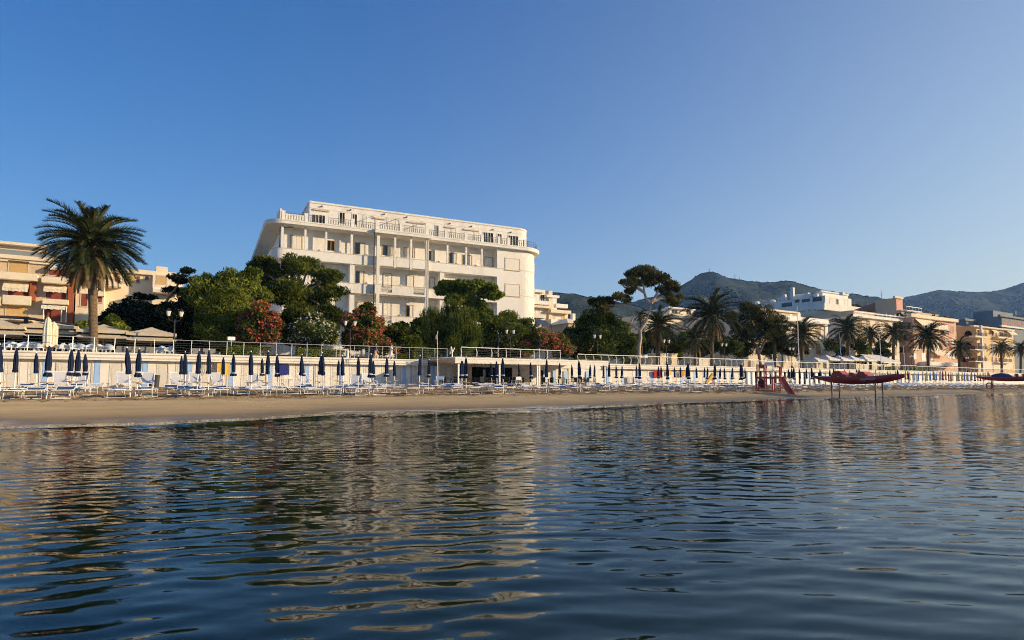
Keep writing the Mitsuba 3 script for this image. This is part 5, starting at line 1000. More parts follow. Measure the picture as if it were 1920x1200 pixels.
while a < cl(820):
    px_ = None; z0 = zs(a, CV) - 0.1
    key = thing('bathing_cabin', f'white boarded bathing cabin pair with light blue strip, {ORD[nm]} from the left', 'cabin', cg)
    w = PER; xs = [0.0, 0.34, 0.62, 1.52, 1.62, 2.52, w]
    part(key, 'blue_strip', C.W(bx(a, a + 0.34, CV - 0.03, CV + 0.13, z0, FB)), M_BLUE)
    if nm % 3 == 1: part(key, 'corner_post', C.W(bx(a + 0.80, a + 0.92, CV - 0.06, CV + 0.12, z0, FB)), M_GFAB)
    nb = 5
    for j, (x0, x1) in enumerate(((0.36, 0.95 if w > 2.9 else 0.8), (1.85, 2.3))):
        part(key, 'wall_panel', C.W(bx(a + x0, a + x1, CV, CV + 0.13, z0, FB)), M_WOODW)
    for j, (x0, x1) in enumerate(((0.97, 1.83), (2.32, min(3.18, w - 0.12)))):
        ms = [bx(a + x0, a + x0 + 0.06, CV - 0.03, CV + 0.12, z0, FB - 0.12), bx(a + x1 - 0.06, a + x1, CV - 0.03, CV + 0.12, z0, FB - 0.12), bx(a + x0, a + x1, CV - 0.03, CV + 0.12, FB - 0.12, FB)]
        part(key, 'door_frame', C.W(cat(ms)), M_WOODW)
        dk_ = part(key, 'door', C.W(cat([bx(a + x0 + 0.07, a + x1 - 0.07, CV + 0.02, CV + 0.10, z0, FB - 0.13), bx(a + x0 + 0.17, a + x1 - 0.17, CV + 0.0, CV + 0.021, z0 + 1.15, FB - 0.3), bx(a + x0 + 0.17, a + x1 - 0.17, CV + 0.0, CV + 0.021, z0 + 0.2, z0 + 1.0)])), M_DOOR)
        put(dk_ + '__handle', handle(a + x0 + 0.13, z0 + 1.08), M_GIRON)
    part(key, 'wall_panel', C.W(bx(a + min(3.2, w - 0.1), a + w - 0.015, CV, CV + 0.13, z0, FB)), M_WOODW)
    a += w; nm += 1
# right of the bar: cabins with blue corner boards
xs = [1137, 1165, 1193, 1222, 1250, 1276, 1300, 1322, 1345, 1368, 1390]
for i, (x0, x1) in enumerate(zip(xs[:-1], xs[1:])):
    a0, a1 = cl(x0), cl(x1); z0 = zs(a0, CV) - 0.1; key = thing('bathing_cabin', f'white bathing cabin right of the bar terrace, {ORD[i]} from the bar', 'cabin', cg)
    part(key, 'blue_strip', C.W(bx(a0, a0 + 0.4, CV - 0.03, CV + 0.13, z0, FB)), M_BLUE); part(key, 'wall_panel', C.W(bx(a0 + 0.41, a0 + 1.0, CV, CV + 0.13, z0, FB)), M_WOODW); part(key, 'wall_panel', C.W(bx(a0 + 1.95, a1 - 0.02, CV, CV + 0.13, z0, FB)), M_WOODW)
    dk_ = part(key, 'door', C.W(bx(a0 + 1.04, a0 + 1.91, CV + 0.02, CV + 0.10, z0, FB - 0.08)), M_DOOR if i != 3 else M_GFAB); put(dk_ + '__handle', handle(a0 + 1.12, z0 + 1.1), M_GIRON)
# open pillared row further right
xs = np.linspace(1400, 1545, 17)
for i, x in enumerate(xs[:-1]):
    a0, a1 = cl(x), cl(xs[i + 1]); z0 = zs(a0, CV) - 0.1; key = thing('open_cabin', f'open white cabin with a dark doorway, {ORD[i]} along the row behind the red slide', 'cabin', 'open cabins behind the red slide')
    part(key, 'pillar', C.W(bx(a0, a0 + 0.5 * (a1 - a0), CV - 0.15, CV + 0.13, z0, FB)), M_WPAINT); part(key, 'doorway', C.W(bx(a0 + 0.5 * (a1 - a0) + 0.01, a1 - 0.01, CV + 0.03, CV + 0.13, z0, FB)), M_DARK if i % 3 else M_BLUE)
for i, x in enumerate(np.linspace(1548, 1712, 12)):
    a0 = cl(x); z0 = zs(a0, CV) - 0.1; key = thing('far_cabin', f'far white cabin behind the first red boat, {ORD[i]} from the left', 'cabin', 'far cabins behind the first red boat')
    part(key, 'blue_door', C.W(bx(a0, a0 + 1.0, CV - 0.03, CV + 0.12, z0, FB - 0.2)), M_BLUE if i % 2 else M_DOOR); part(key, 'pillar', C.W(bx(a0 + 1.3, a0 + 1.8, CV - 0.15, CV + 0.12, z0, FB)), M_WPAINT)
# hanging things on the cabin wall
def panel(name, lab, catg, v, x0, x1, y0, y1, m, wav=0.0):
    a0, a1 = C.hb(x0, v)[0], C.hb(x1, v)[0]; z1, z0 = C.hb((x0 + x1) / 2, v, y0)[1], C.hb((x0 + x1) / 2, v, y1)[1]
    A_, Z_ = np.meshgrid(np.linspace(a0, a1, 13), np.linspace(z0, z1, 7), indexing='ij'); B_ = v + wav * np.sin(A_ * 9) * (0.3 + (z1 - Z_) / (z1 - z0 + 1e-6)); f1 = grid(A_, B_ - 0.02, Z_); f2 = grid(A_, B_ + 0.02, Z_)
    return single(name, lab, catg, C.W(cat([f1, (f2[0], f2[1][:, ::-1])])), m)
panel('towel', 'yellow towel hanging on the cabin wall', 'towel', CV - 0.3, 407, 431, 680, 703, M_YFAB, 0.03)
panel('notice_board', 'plain deep blue board on the cabin wall', 'board', CV - 0.12, 523, 541, 683, 702.5, M_BLUEBOARD)
panel('cloth', 'pale blue grey cloth screen at the cabin wall, left of a pair', 'cloth', CV - 2.6, 320, 341, 700, 716, M_GFAB, 0.02); panel('cloth', 'pale blue grey cloth screen at the cabin wall, right of a pair', 'cloth', CV - 2.6, 353, 377, 700, 716, M_GFAB, 0.02)
panel('towel', 'red towel hanging right of the bar', 'towel', CV - 0.4, 1226, 1239, 695, 707, M_RFAB, 0.03); panel('towel', 'orange yellow towel hanging near the coloured row', 'towel', CV - 0.4, 1254, 1259, 695, 703, M_YFAB, 0.03); panel('towel', 'orange towel hanging right of the yellow one', 'towel', CV - 0.4, 1277, 1282, 696, 706, M_OFAB, 0.03); panel('towel', 'broad yellow towel beside the orange one', 'towel', CV - 0.4, 1283, 1291, 695, 705, M_YFAB, 0.03)
panel('cloth', 'grey cloth on the cabin front left of the red towel', 'cloth', CV - 0.3, 1176, 1186, 706, 718, M_GFAB, 0.02); panel('cloth', 'grey cloth on the cabin front beside the white post', 'cloth', CV - 0.3, 1188, 1197, 706, 718, M_GFAB, 0.02)
for i, x in enumerate((376, 379, 382, 396, 399)):
    a = cl(x); z1 = C.hb(x, CV - .2, 679)[1]; m = tube([[a, CV - 0.2, z1], [a - 0.1 + 0.05 * i, CV - 0.2, z1 - 0.5], [a + 0.1, CV - 0.2, z1 - 1.0]], 0.02, 5); single('rope', f'dark rope hanging on the cabin wall, {ORD[i]} from the left', 'rope', C.W(m), M_PLASTIC, group='ropes on the cabin wall')
k = thing('toy_slide', 'small yellow and red toy slide leaning at the cabins', 'toy'); a = C.hb(1331, 50)[0]; z = zs(a, 50)
part(k, 'chute', C.W(tube([[a - 1.0, 50, z + 0.15], [a + 0.5, 50, z + 1.5]], 0.22, 6)), M_YFAB); part(k, 'ladder', C.W(cat([tube([[a + 0.5 + s, 50.2, z], [a + 0.5, 50.2, z + 1.6]], 0.05, 5) for s in (0.2, 0.6)] + [bx(a + 0.4, a + 1.0, 50.15, 50.25, z + q, z + q + 0.07) for q in (0.4, 0.8, 1.2)])), M_RFAB)

# ---- bar terrace with a white roof
bar = thing('beach_bar', 'white roofed beach bar with an open dark interior and slender white posts', 'bar')
BV = 50.2; b0, b1 = C.hb(858, BV)[0], C.hb(1133, BV)[0]; zt = C.hb(870, BV, 671)[1]
part(bar, 'roof', C.W(bx(b0 - 0.4, b1 + 0.3, BV - 0.25, CV + 0.4, zt - 0.10, zt + 0.02)), M_WFAB)
part(bar, 'roof_fascia', C.W(bx(b0 - 0.45, b1 + 0.35, BV - 0.37, BV - 0.255, zt - 0.52, zt + 0.05)), M_WFAB)
part(bar, 'roof_edge_band', C.W(bx(b0 - 0.46, b1 + 0.36, BV - 0.385, BV - 0.371, zt - 0.16, zt - 0.12)), M_TRIM)
for i in range(6):                              # sagging sheets of the roof, with the folds that the photo shows
    x0, x1 = b0 + (b1 - b0) * i / 6, b0 + (b1 - b0) * (i + 1) / 6; A_, B_ = np.meshgrid(np.linspace(x0 + 0.05, x1 - 0.05, 9), np.linspace(BV - 0.2, CV + 0.3, 7), indexing='ij')
    Z_ = zt + 0.05 + 0.12 * np.abs(np.sin(np.pi * (A_ - x0) / (x1 - x0))) + 0.02 * (B_ - BV); part(bar, 'roof_sheet', C.W(grid(A_, B_, Z_)), M_WFAB)
a_l = C.hb(816, CV - 0.4)[0]                   # sloping side awning at the left end
V_ = np.array([[a_l, CV - 0.6, FT - 0.1], [b0 - 0.5, CV - 0.6, zt + 0.3], [b0 - 0.45, BV - 0.3, zt - 0.05], [a_l + 1.2, BV + 0.6, FT - 0.42]]); V2 = V_ - [0, 0, 0.03]
part(bar, 'side_awning', C.W((np.vstack([V_, V2]), np.array([[0, 3, 2, 1], [4, 5, 6, 7], [0, 1, 5, 4], [1, 2, 6, 5], [2, 3, 7, 6], [3, 0, 4, 7]]))), M_CFAB)
for px in (858.5, 1006, 1010, 1132.5, 935.5):
    a = C.hb(px, BV)[0]; part(bar, 'post', C.W(bx(a - 0.07, a + 0.07, BV - 0.18, BV - 0.04, zs(a, BV) - 0.1, zt - 0.1)), M_WPAINT)
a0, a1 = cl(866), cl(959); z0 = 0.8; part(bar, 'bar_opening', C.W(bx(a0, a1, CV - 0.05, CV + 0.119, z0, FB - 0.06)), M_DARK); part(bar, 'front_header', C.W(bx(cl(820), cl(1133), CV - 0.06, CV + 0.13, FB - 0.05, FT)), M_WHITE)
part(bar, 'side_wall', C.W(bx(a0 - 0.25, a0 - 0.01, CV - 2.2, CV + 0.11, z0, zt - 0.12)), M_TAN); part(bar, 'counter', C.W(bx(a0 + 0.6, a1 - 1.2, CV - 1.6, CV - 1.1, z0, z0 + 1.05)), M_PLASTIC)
for x0, x1 in ((876, 882), (905, 910), (1014, 1018), (1018.5, 1022), (1036, 1041), (1056, 1064), (1098, 1106)):
    part(bar, 'door', C.W(bx(cl(x0), cl(x1), CV - 0.07, CV - 0.051, z0, FB - 0.3)), M_BLUE if x0 != 1014 else M_DARK)
for x0, x1 in ((960, 976), (978, 1000), (1042, 1054), (1066, 1096), (1107, 1131)):
    part(bar, 'wall_panel', C.W(bx(cl(x0), cl(x1), CV + 0.0, CV + 0.12, z0, FB - 0.05)), M_WOODW)
# dark tables and chairs inside the bar
chs = mikit.ply(cat([bx(-0.2, 0.2, -0.2, 0.2, 0.43, 0.46), bx(-0.22, 0.22, 0.17, 0.2, 0.40, 0.95)] + [tube([[x, y, 0], [x, y, 0.43]], 0.018, 5) for x in (-.18, .18) for y in (-.18, .18)]), M_PLASTIC); tbs = mikit.ply(cat([bx(-0.4, 0.4, -0.4, 0.4, 0.71, 0.75), bx(-0.05, 0.05, -0.05, 0.05, 0.03, 0.71), bx(-0.25, 0.25, -0.25, 0.25, 0, 0.03)]), M_PLASTIC)
i = 0
for px in (832, 838, 846, 853, 862, 885, 898, 905, 913, 930, 950, 962, 966, 970, 977, 984, 988, 992, 997, 1020, 1028, 1034, 1040, 1047, 1054, 1058, 1062, 1070, 1078, 1084, 1088, 1092, 1098, 1104, 1112):
    v = (54.6, 52.4, 53.6)[i % 3]; a = C.hb(px, v)[0]; m = C.M(a, v, 0.9, 90 * (i % 4) + 11 * i)
    if i % 3 == 2: single('bar_table', f'black bar table, {ORD[i // 3]} from the left under the white roof', 'table', tbs, None, group='black bar tables', to=m)
    else: single('bar_chair', f'black bar chair, {ORD[i - i // 3]} from the left under the white roof', 'chair', chs, None, group='black bar chairs', to=m)
    i += 1
struct('bar_floor', C.W(bx(b0 - 1, b1 + 0.5, BV - 0.4, CV + 0.1, 0.6, 0.9)), M_PAVE)
# ================================================================== THE PROMENADE
def railing(label, v, x0, x1, yref, xref, zb, post, step=1.35, curved=0.0, mrail=None, rr=0.035):
    a0, a1 = C.hb(x0, v)[0], C.hb(x1, v)[0]; zt = C.hb(xref, v, yref)[1]; k = thing('promenade_railing', label, 'railing', 'railings of the promenade')
    part(k, 'handrail', C.W(tube([[a0, v - curved * 0.2, zt], [a1, v - curved * 0.2, zt]], rr, 8)), mrail or M_STEEL)
    for i in range(5):
        z = zb + (zt - zb) * (0.14 + 0.16 * i); part(k, 'wire', C.W(tube([[a0, v, z], [a1, v, z]], 0.005, 4)), M_WIRE)
    n = max(2, int(round((a1 - a0) / step))); h = zt - zb
    if curved: m = tube([[0, 0, 0], [0, -0.14 * curved, h * 0.3], [0, -0.16 * curved, h * 0.6], [0, -0.02 * curved, h * 0.88], [0, -0.2 * curved, h]], [0.05, 0.045, 0.04, 0.035, 0.03], 6)
    else: m = tube([[0, 0, 0], [0, 0, h]], 0.026, 6)
    d = mikit.ply(m, post, 40)
    for i in range(n + 1): part(k, 'post', d, to=C.M(a0 + (a1 - a0) * i / n, v, zb))
RZ = FT + 0.16
railing('steel railing with thin wires along the promenade at the left', 56.95, -40, 656, 636.5, 300, RZ, M_STEEL, rr=0.028)
railing('steel railing with thin wires behind the two walkers', 57.0, 637, 838, 650.5, 735, RZ, M_STEEL, 1.5)
railing('white railing with leaning posts on top of the bar roof', 52.6, 864, 1050, 654, 950, zt + 0.12, M_WPAINT, 1.7, 0.6, M_WPAINT)
railing('long railing with curved cream posts right of the bar', 56.95, 1082, 1420, 668.5, 1215, RZ, M_WPAINT, 1.25, 1.0, M_WPAINT, 0.045)
railing('far railing with curved cream posts behind the red slide and first boat', 56.95, 1421, 1716, 680.5, 1540, RZ, M_WPAINT, 1.6, 1.0, M_WPAINT, 0.045)
railing('farthest white railing above the second boat', 56.95, 1720, 1960, 691, 1850, RZ, M_WPAINT, 2.0, 0, M_WPAINT, 0.05)

# ---- double street lanterns
def lantern(sx):
    g = lathe([(0.10, 0), (0.20, 0.42)], 6); cap = lathe([(0.24, 0.42), (0.22, 0.47), (0.09, 0.60), (0.04, 0.62), (0.02, 0.72)], 6); base = lathe([(0.02, -0.12), (0.05, -0.08), (0.11, -0.02), (0.11, 0.0)], 6)
    return mv(g, sx), mv(cap, sx), mv(base, sx)
for i, (px, py, lab) in enumerate(((328, 588, 'black double street lantern before the dark cedar, first from the left'), (656.5, 606, 'double street lantern beside the tall red oleander'), (956.5, 622, 'double street lantern in front of the low layered pine'), (1120, 631, 'double street lantern before the broad leafy oak'),
                                   (1249.5, 640, 'double street lantern under the short dark palm'), (1357.5, 646.5, 'double street lantern right of the tall middle palm'), (1484, 654, 'double street lantern beside the brownish palm'), (1709, 668, 'small far double lantern against the brown side of the pink villa'), (1813, 671, 'small far double lantern before the yellow house'))):
    v = 58.4; a, z = C.hb(px, v, py); k = thing('street_lamp', lab, 'street lamp', 'double lanterns along the promenade'); h = z - PZ - 0.2; m = C.M(a, v, PZ - 0.03)
    part(k, 'pole', lathe([(0.17, 0), (0.17, 0.5), (0.12, 0.62), (0.075, 0.8), (0.06, 1.6), (0.05, h - 0.45), (0.075, h - 0.42), (0.03, h - 0.25)], 10), M_IRON, 50, to=m)
    part(k, 'bracket', cat([tube([[0, 0, h - 0.5], [s * 0.22, 0, h - 0.42], [s * 0.44, 0, h - 0.25], [s * 0.47, 0, h - 0.05]], 0.03, 6) for s in (-1, 1)]), M_IRON, 40, to=m)
    for s in (-0.47, 0.47):
        g, c_, b_ = lantern(s); k2 = part(k, 'lantern', mv(g, 0, 0, h), M_LAMP, to=m); put(k2 + '__cap', mv(c_, 0, 0, h), M_IRON, to=m); put(k2 + '__base', mv(b_, 0, 0, h), M_IRON, to=m)

# ---- flag poles and masts
def pole(name, lab, catg, px0, py0, px1, v, zb, r, m=M_WPAINT):
    a1, z1 = C.hb(px0, v, py0); a0, _ = C.hb(px1, v); k = thing(name, lab, catg); part(k, 'shaft', C.W(tube([[a0, v, zb], [(a0 + a1) / 2, v, (zb + z1) / 2], [a1, v, z1]], [r, r * 0.85, r * 0.55], 8)), m, 40); part(k, 'finial', C.W(mv(lathe([(0.001, -0.05), (0.05, -0.02), (0.05, 0.03), (0.001, 0.06)], 8), a1, v, z1 + 0.03)), m); return k, a1, z1
k, a, z = pole('flag_pole', 'white flag pole with limp red and white flag left of the bar', 'flag pole', 820.4, 623, 821, 50.6, 0.75, 0.045)
for j, (z0, z1, m) in enumerate(((z - 0.65, z - 0.25, M_WFAB), (z - 1.05, z - 0.66, M_RFAB))):
    A_, Z_ = np.meshgrid(np.linspace(0.0, 0.16, 5), np.linspace(z0, z1, 5), indexing='ij'); part(k, 'flag', C.W(grid(a - 0.04 - A_, 50.6 + 0.08 * np.sin(A_ * 30 + Z_ * 2) - 0.06, Z_)), m)
pole('flag_pole', 'tall white pole leaning slightly before the brownish palm', 'flag pole', 1494.5, 575, 1498.5, 57.4, PZ, 0.075)
pole('flag_pole', 'blue grey pole rising behind the first red boat', 'flag pole', 1574, 626, 1578, 57.4, PZ, 0.085, M_LBFAB); pole('flag_pole', 'white pole before the slimmer right hand palm', 'flag pole', 1649, 627, 1653, 57.4, PZ, 0.075); pole('flag_pole', 'thin white pole before the brown side of the pink villa', 'flag pole', 1693.5, 649, 1697.5, 57.4, PZ, 0.07); pole('flag_pole', 'white pole in front of the yellow house', 'flag pole', 1861, 640, 1862, 57.4, PZ, 0.08)
pole('white_mast', 'short white mast beside the red lifeguard tower', 'mast', 1448, 666, 1449, 31.2, 0.3, 0.05)

# ---- navy umbrellas on the bar roof
for px, py, lab in ((933.8, 624, 'closed navy umbrella standing on the bar roof before the layered pine'), (1011.5, 627, 'closed navy umbrella standing on the bar roof before the flowering hedge')):
    v = 53.4; a, z = C.hb(px, v, py); s = (z - zt - 0.1) / UH; k = thing('roof_umbrella', lab, 'umbrella', 'navy umbrellas on the bar roof'); m = C.M(a, v, zt + 0.08, 20, s)
    part(k, 'pole', u_pole, to=m); part(k, 'canopy', u_clo[3], to=m); part(k, 'finial', u_fin, to=m)
k = thing('forked_post', 'white forked post at the gap in the railing by the bar', 'post'); a, z = C.hb(848, 55.8, 650); zf = zt + 0.1
part(k, 'shaft', C.W(tube([[a, 55.8, zf - 0.1], [a, 55.8, zf + 0.7], [a - 0.12, 55.8, z]], 0.07, 7)), M_WPAINT); part(k, 'arm', C.W(tube([[a, 55.8, zf + 0.68], [a + 0.28, 55.8, z - 0.1]], 0.05, 7)), M_WPAINT)

# ---- square sunshades of the cafés
def market(label, v, px, ytop, yedge, wpx, m, tiers=True, group=None, base=PZ):
    d = dep(px, v); a, zt_ = C.hb(px, v, ytop); ze = C.hb(px, v, yedge)[1]; w = wpx * d / F / 2 / 1.15; k = thing('market_umbrella', label, 'sunshade', group)
    def pyr(w0, z0, w1, z1, val):
        n = 6; V = []; V2 = []
        per = [(-1 + 2 * i / n, -1) for i in range(n)] + [(1, -1 + 2 * i / n) for i in range(n)] + [(1 - 2 * i / n, 1) for i in range(n)] + [(-1, 1 - 2 * i / n) for i in range(n)]
        rings = []
        for t in np.linspace(0, 1, 5):
            ww, zz = w0 + (w1 - w0) * t, z0 + (z1 - z0) * t - 0.10 * (z1 - z0) * math.sin(math.pi * t); rings.append([(x * ww, y * ww, zz - 0.05 * (1 - t) * (1 - max(abs(abs(x) - 1), abs(abs(y) - 1)) * 0) * (0 if abs(x) == 1 and abs(y) == 1 else 0.7)) for x, y in per])
        rings.insert(0, [(x, y, z - val) for x, y, z in rings[0]]); R = np.array(rings); R = np.concatenate([R, R[:, :1]], 1)
        g = grid(R[..., 0], R[..., 1], R[..., 2]); return cat([g, (g[0] - [0, 0, 0.012], g[1][:, ::-1])])
    M4 = C.M(a, v, 0, 0); part(k, 'canopy', pyr(w, ze, 0.02, zt_, 0.22), m, to=M4)
    if tiers: part(k, 'lower_canopy', pyr(w * 0.98, ze - 0.55, w * 0.82, ze - 0.36, 0.1), m, to=M4)
    part(k, 'pole', tube([[0, 0, base], [0, 0, zt_]], 0.05, 8), M_TABLE, 40, to=M4)
    part(k, 'rib', cat([tube([[0, 0, ze + 0.3 * (zt_ - ze)], [x * w * 0.97, y * w * 0.97, ze - 0.06]], 0.02, 4) for x in (-1, 1) for y in (-1, 1)]), M_TABLE, to=M4)
cgp = 'large square sunshades of the promenade café'
market('open cream café sunshade cut by the left edge of the picture', 63, -2, 597, 613, 100, M_SFAB, True, cgp); market('open cream café sunshade behind the dark pergola post', 64, 98, 604, 613, 98, M_SFAB, True, cgp)
market('open cream café sunshade behind the trunk of the tall palm', 62.5, 195, 608, 621.5, 92, M_SFAB, True, cgp); market('open grey shaded café sunshade in front of the dark cedar', 62.5, 284, 613.5, 627, 92, M_SFAB, True, cgp)
for px, yt, ye_, w, lab in ((1526, 669, 676, 40, 'leftmost white sunshade by the brownish palm'), (1548, 665, 674, 42, 'second white sunshade of the right hand café'), (1572, 666.5, 675, 44, 'middle white sunshade of the right hand café'), (1594, 666, 674.5, 40, 'fourth white sunshade of the right hand café'), (1618, 666.5, 675.5, 40, 'rightmost white sunshade of the right hand café')):
    market(lab, 61.5, px, yt, ye_, w, M_WFAB, False, 'white sunshades of the right hand café')
k = thing('cafe_awning', 'wide sloping white awning right of the white sunshades', 'awning'); awning(k, 66, 1612, 1650, 665, 677, M_WFAB, 4.0, 'canvas'); a0 = C.hb(1613, 62)[0]; part(k, 'post', C.W(cat([tube([[x, 62.2, PZ], [x, 62.2, PZ + 2.4]], 0.04, 6) for x in (a0 + 0.3, C.hb(1650, 62)[0] - 0.3)])), M_WPAINT)
for px, yt, s, lab in ((90.5, 594, 1.0, 'tall closed cream parasol, left of a pair on the promenade'), (100, 602, 0.93, 'closed cream parasol, right of a pair on the promenade')):
    a, z = C.hb(px, 58.3, yt); h = z - PZ; k = thing('closed_parasol', lab, 'parasol', 'pair of closed cream parasols'); m = C.M(a, 58.3 + (0.5 if s < 1 else 0), PZ)
    part(k, 'canopy', lathe([(0.42, 0.55), (0.40, 0.62), (0.25, 0.85), (0.27, 1.5), (0.25, 2.1), (0.16, h * 0.93), (0.03, h)], 24, lambda t, i: 1 + 0.16 * np.cos(8 * t + i * 0.1)), M_CFAB, 50, to=m); part(k, 'pole', tube([[0, 0, 0], [0, 0, 0.7]], 0.04, 8), M_TABLE, to=m); part(k, 'base', bx(-0.3, 0.3, -0.3, 0.3, 0, 0.08), M_GREY, to=m)
k = thing('pergola', 'dark steel pergola frame over the café at the left edge', 'pergola'); vP = 64.5; a, _ = C.hb(44.5, vP); z = C.hb(44.5, vP, 598.5)[1]; al = a - 9; a2 = a + 3.2
for x, y in ((a, vP), (al, vP), (a2, vP + 6)): part(k, 'post', C.W(bx(x - 0.14, x + 0.14, y - 0.14, y + 0.14, PZ, z)), M_IRON)
part(k, 'beam', C.W(bx(al, a + 0.18, vP - 0.12, vP + 0.12, z, z + 0.22)), M_IRON); m = tube([[a, vP, z + 0.11], [a2, vP + 6, z + 0.11]], 0.12, 4); part(k, 'beam', C.W(m), M_IRON)

# ---- terrace chairs, tables, lounge seats
def shell_chair():
    legs = [tube([[x, y, 0], [x * 0.85, y * 0.85, 0.44]], 0.02, 5) for x in (-.24, .24) for y in (-.22, .22)]
    th = np.linspace(-0.15 * np.pi, 1.15 * np.pi, 13); zz = np.linspace(0.45, 0.84, 4); A_, Z_ = np.meshgrid(th, zz, indexing='ij'); R_ = 0.26 + 0.05 * (Z_ - 0.45) / 0.4; hgt = 0.35 + 0.65 * np.sin(np.clip((A_ + 0.15 * np.pi) / (1.3 * np.pi), 0, 1) * np.pi)
    g = grid(R_ * np.cos(A_), 0.95 * R_ * np.sin(A_), 0.45 + (Z_ - 0.45) * hgt); return cat(legs), cat([g, (g[0] * [0.96, 0.96, 1], g[1][:, ::-1])]), bx(-0.25, 0.25, -0.22, 0.24, 0.42, 0.455)
sc_ = shell_chair(); c1, c2, c3 = mikit.ply(sc_[0], M_WPAINT), mikit.ply(sc_[1], mat('pale_blue_plastic', (0.50, 0.56, 0.64), 0.4), 50), mikit.ply(sc_[2], M_WPAINT)
for i, px in enumerate((10, 28, 40, 56, 70, 80, 110, 122, 136, 152, 168, 190, 205, 295, 308, 317)):
    v = 58.0 + 0.35 * (i % 2); a = C.hb(px, v)[0]; m = C.M(a, v, PZ, float(lr.uniform(0, 360)), 1.08); k = thing('terrace_chair', f'white plastic armchair behind the left railing, {ORD[i]} from the left', 'chair', 'white plastic chairs of the café terrace')
    part(k, 'legs', c1, to=m); part(k, 'shell', c2, to=m); part(k, 'seat', c3, to=m)
for i, px in enumerate((19, 63, 129, 179, 198, 302)):
    v = 58.1; a = C.hb(px, v)[0]; k = thing('terrace_table', f'white café table behind the left railing, {ORD[i]} from the left', 'table', 'white café tables'); m = C.M(a, v, PZ)
    part(k, 'top', lathe([(0.36, 0.70), (0.38, 0.715), (0.36, 0.73), (0.0, 0.731)], 18), M_WPAINT, 40, to=m); part(k, 'pedestal', lathe([(0.22, 0), (0.05, 0.05), (0.04, 0.699)], 12), M_WPAINT, 40, to=m)
for i, px in enumerate((231, 262, 288, 372, 395)):
    v = 61.0; a = C.hb(px, v)[0]; m = C.M(a, v, PZ, 180 + 4 * i); k = thing('lounge_seat', f'grey upholstered lounge seat in shade behind the railing, {ORD[i]} from the left', 'armchair', 'grey lounge seats of the café')
    part(k, 'seat', bx(-0.55, 0.55, -0.4, 0.35, 0.06, 0.42), M_SEAT, to=m); part(k, 'back', bx(-0.55, 0.55, -0.62, -0.41, 0.0, 0.95), M_SEAT, to=m)
    for s in (-0.68, 0.56): part(k, 'arm', bx(s, s + 0.12, -0.6, 0.35, 0.0, 0.62), M_SEAT, to=m)
k = thing('sign', 'small white sign on a post above the clipped hedge', 'sign'); a, z1 = C.hb(434, 58.0, 631.5); z0 = C.hb(434, 58.0, 638)[1]
part(k, 'board', C.W(bx(a - 0.30, a + 0.30, 57.97, 58.0, z0, z1)), M_WPAINT); part(k, 'post', C.W(tube([[a, 58.04, PZ], [a, 58.04, z1 - 0.05]], 0.03, 6)), M_STEEL)
k = single('bollard', 'white stone pillar behind the gap in the railing', 'pillar', C.W(mv(lathe([(0.17, 0), (0.19, 0.1), (0.16, 0.18), (0.15, 0.78), (0.18, 0.86), (0.17, 0.92), (0.001, 0.96)], 14), *[float(q) for q in (C.hb(651, 57.9)[0], 57.9, PZ)])), M_WHITE, 50)
for x0, x1, y0, v, lab, m in ((1236, 1270, 662.5, 66, 'cream kiosk behind the railing under the short dark palm', M_CREAM), (1311, 1332, 672, 62, 'cream planter wall below the short spreading palm', M_CREAM), (1200, 1216, 664, 70, 'pale blue topped kiosk right of the leaning pine', M_WHITE), (1395, 1402, 676, 60, 'pale stone pillar left of the red tower, farther left', M_TAN), (1408, 1415, 676, 60, 'pale stone pillar left of the red tower, nearer one', M_TAN), (1353, 1360, 686, 58.5, 'terracotta flower box behind the railing', M_TILE)):
    a0, a1 = C.hb(x0, v)[0], C.hb(x1, v)[0]; z1 = C.hb((x0 + x1) / 2, v, y0)[1]; k = thing('kiosk' if 'kiosk' in lab else 'planter' if 'planter' in lab or 'box' in lab else 'stone_pillar', lab, 'kiosk' if 'kiosk' in lab else 'planter' if 'planter' in lab or 'box' in lab else 'pillar')
    part(k, 'body', C.W(bx(a0, a1, v, v + (a1 - a0) * 0.6, PZ, z1 - 0.12)), m); part(k, 'cap', C.W(bx(a0 - 0.08, a1 + 0.08, v - 0.08, v + (a1 - a0) * 0.6 + 0.08, z1 - 0.12, z1)), M_WHITE if 'blue' not in lab else M_LBFAB)
r = np.random.default_rng(91); a0, a1 = C.hb(1655, 57.3)[0], C.hb(1738, 57.3)[0]; n = 5200; q = np.stack([r.uniform(a0, a1, n), 57.4 + r.random(n) * 0.9, PZ + 0.1 + 0.75 * r.random(n) ** 0.7], 1); q = q[meshkit.noise(q * [0.4, 1, 1], 3) > 0.35]; p, _ = C.W((q, None))
k = thing('hedge', 'long low hedge behind the far railing right of the first boat', 'hedge', 'hedges in planters behind the promenade railing'); put(k, leaf_cards(p, 0.28, r), M_LEAF, color=leaf_colors(p, 4, *BRIGHT, r))

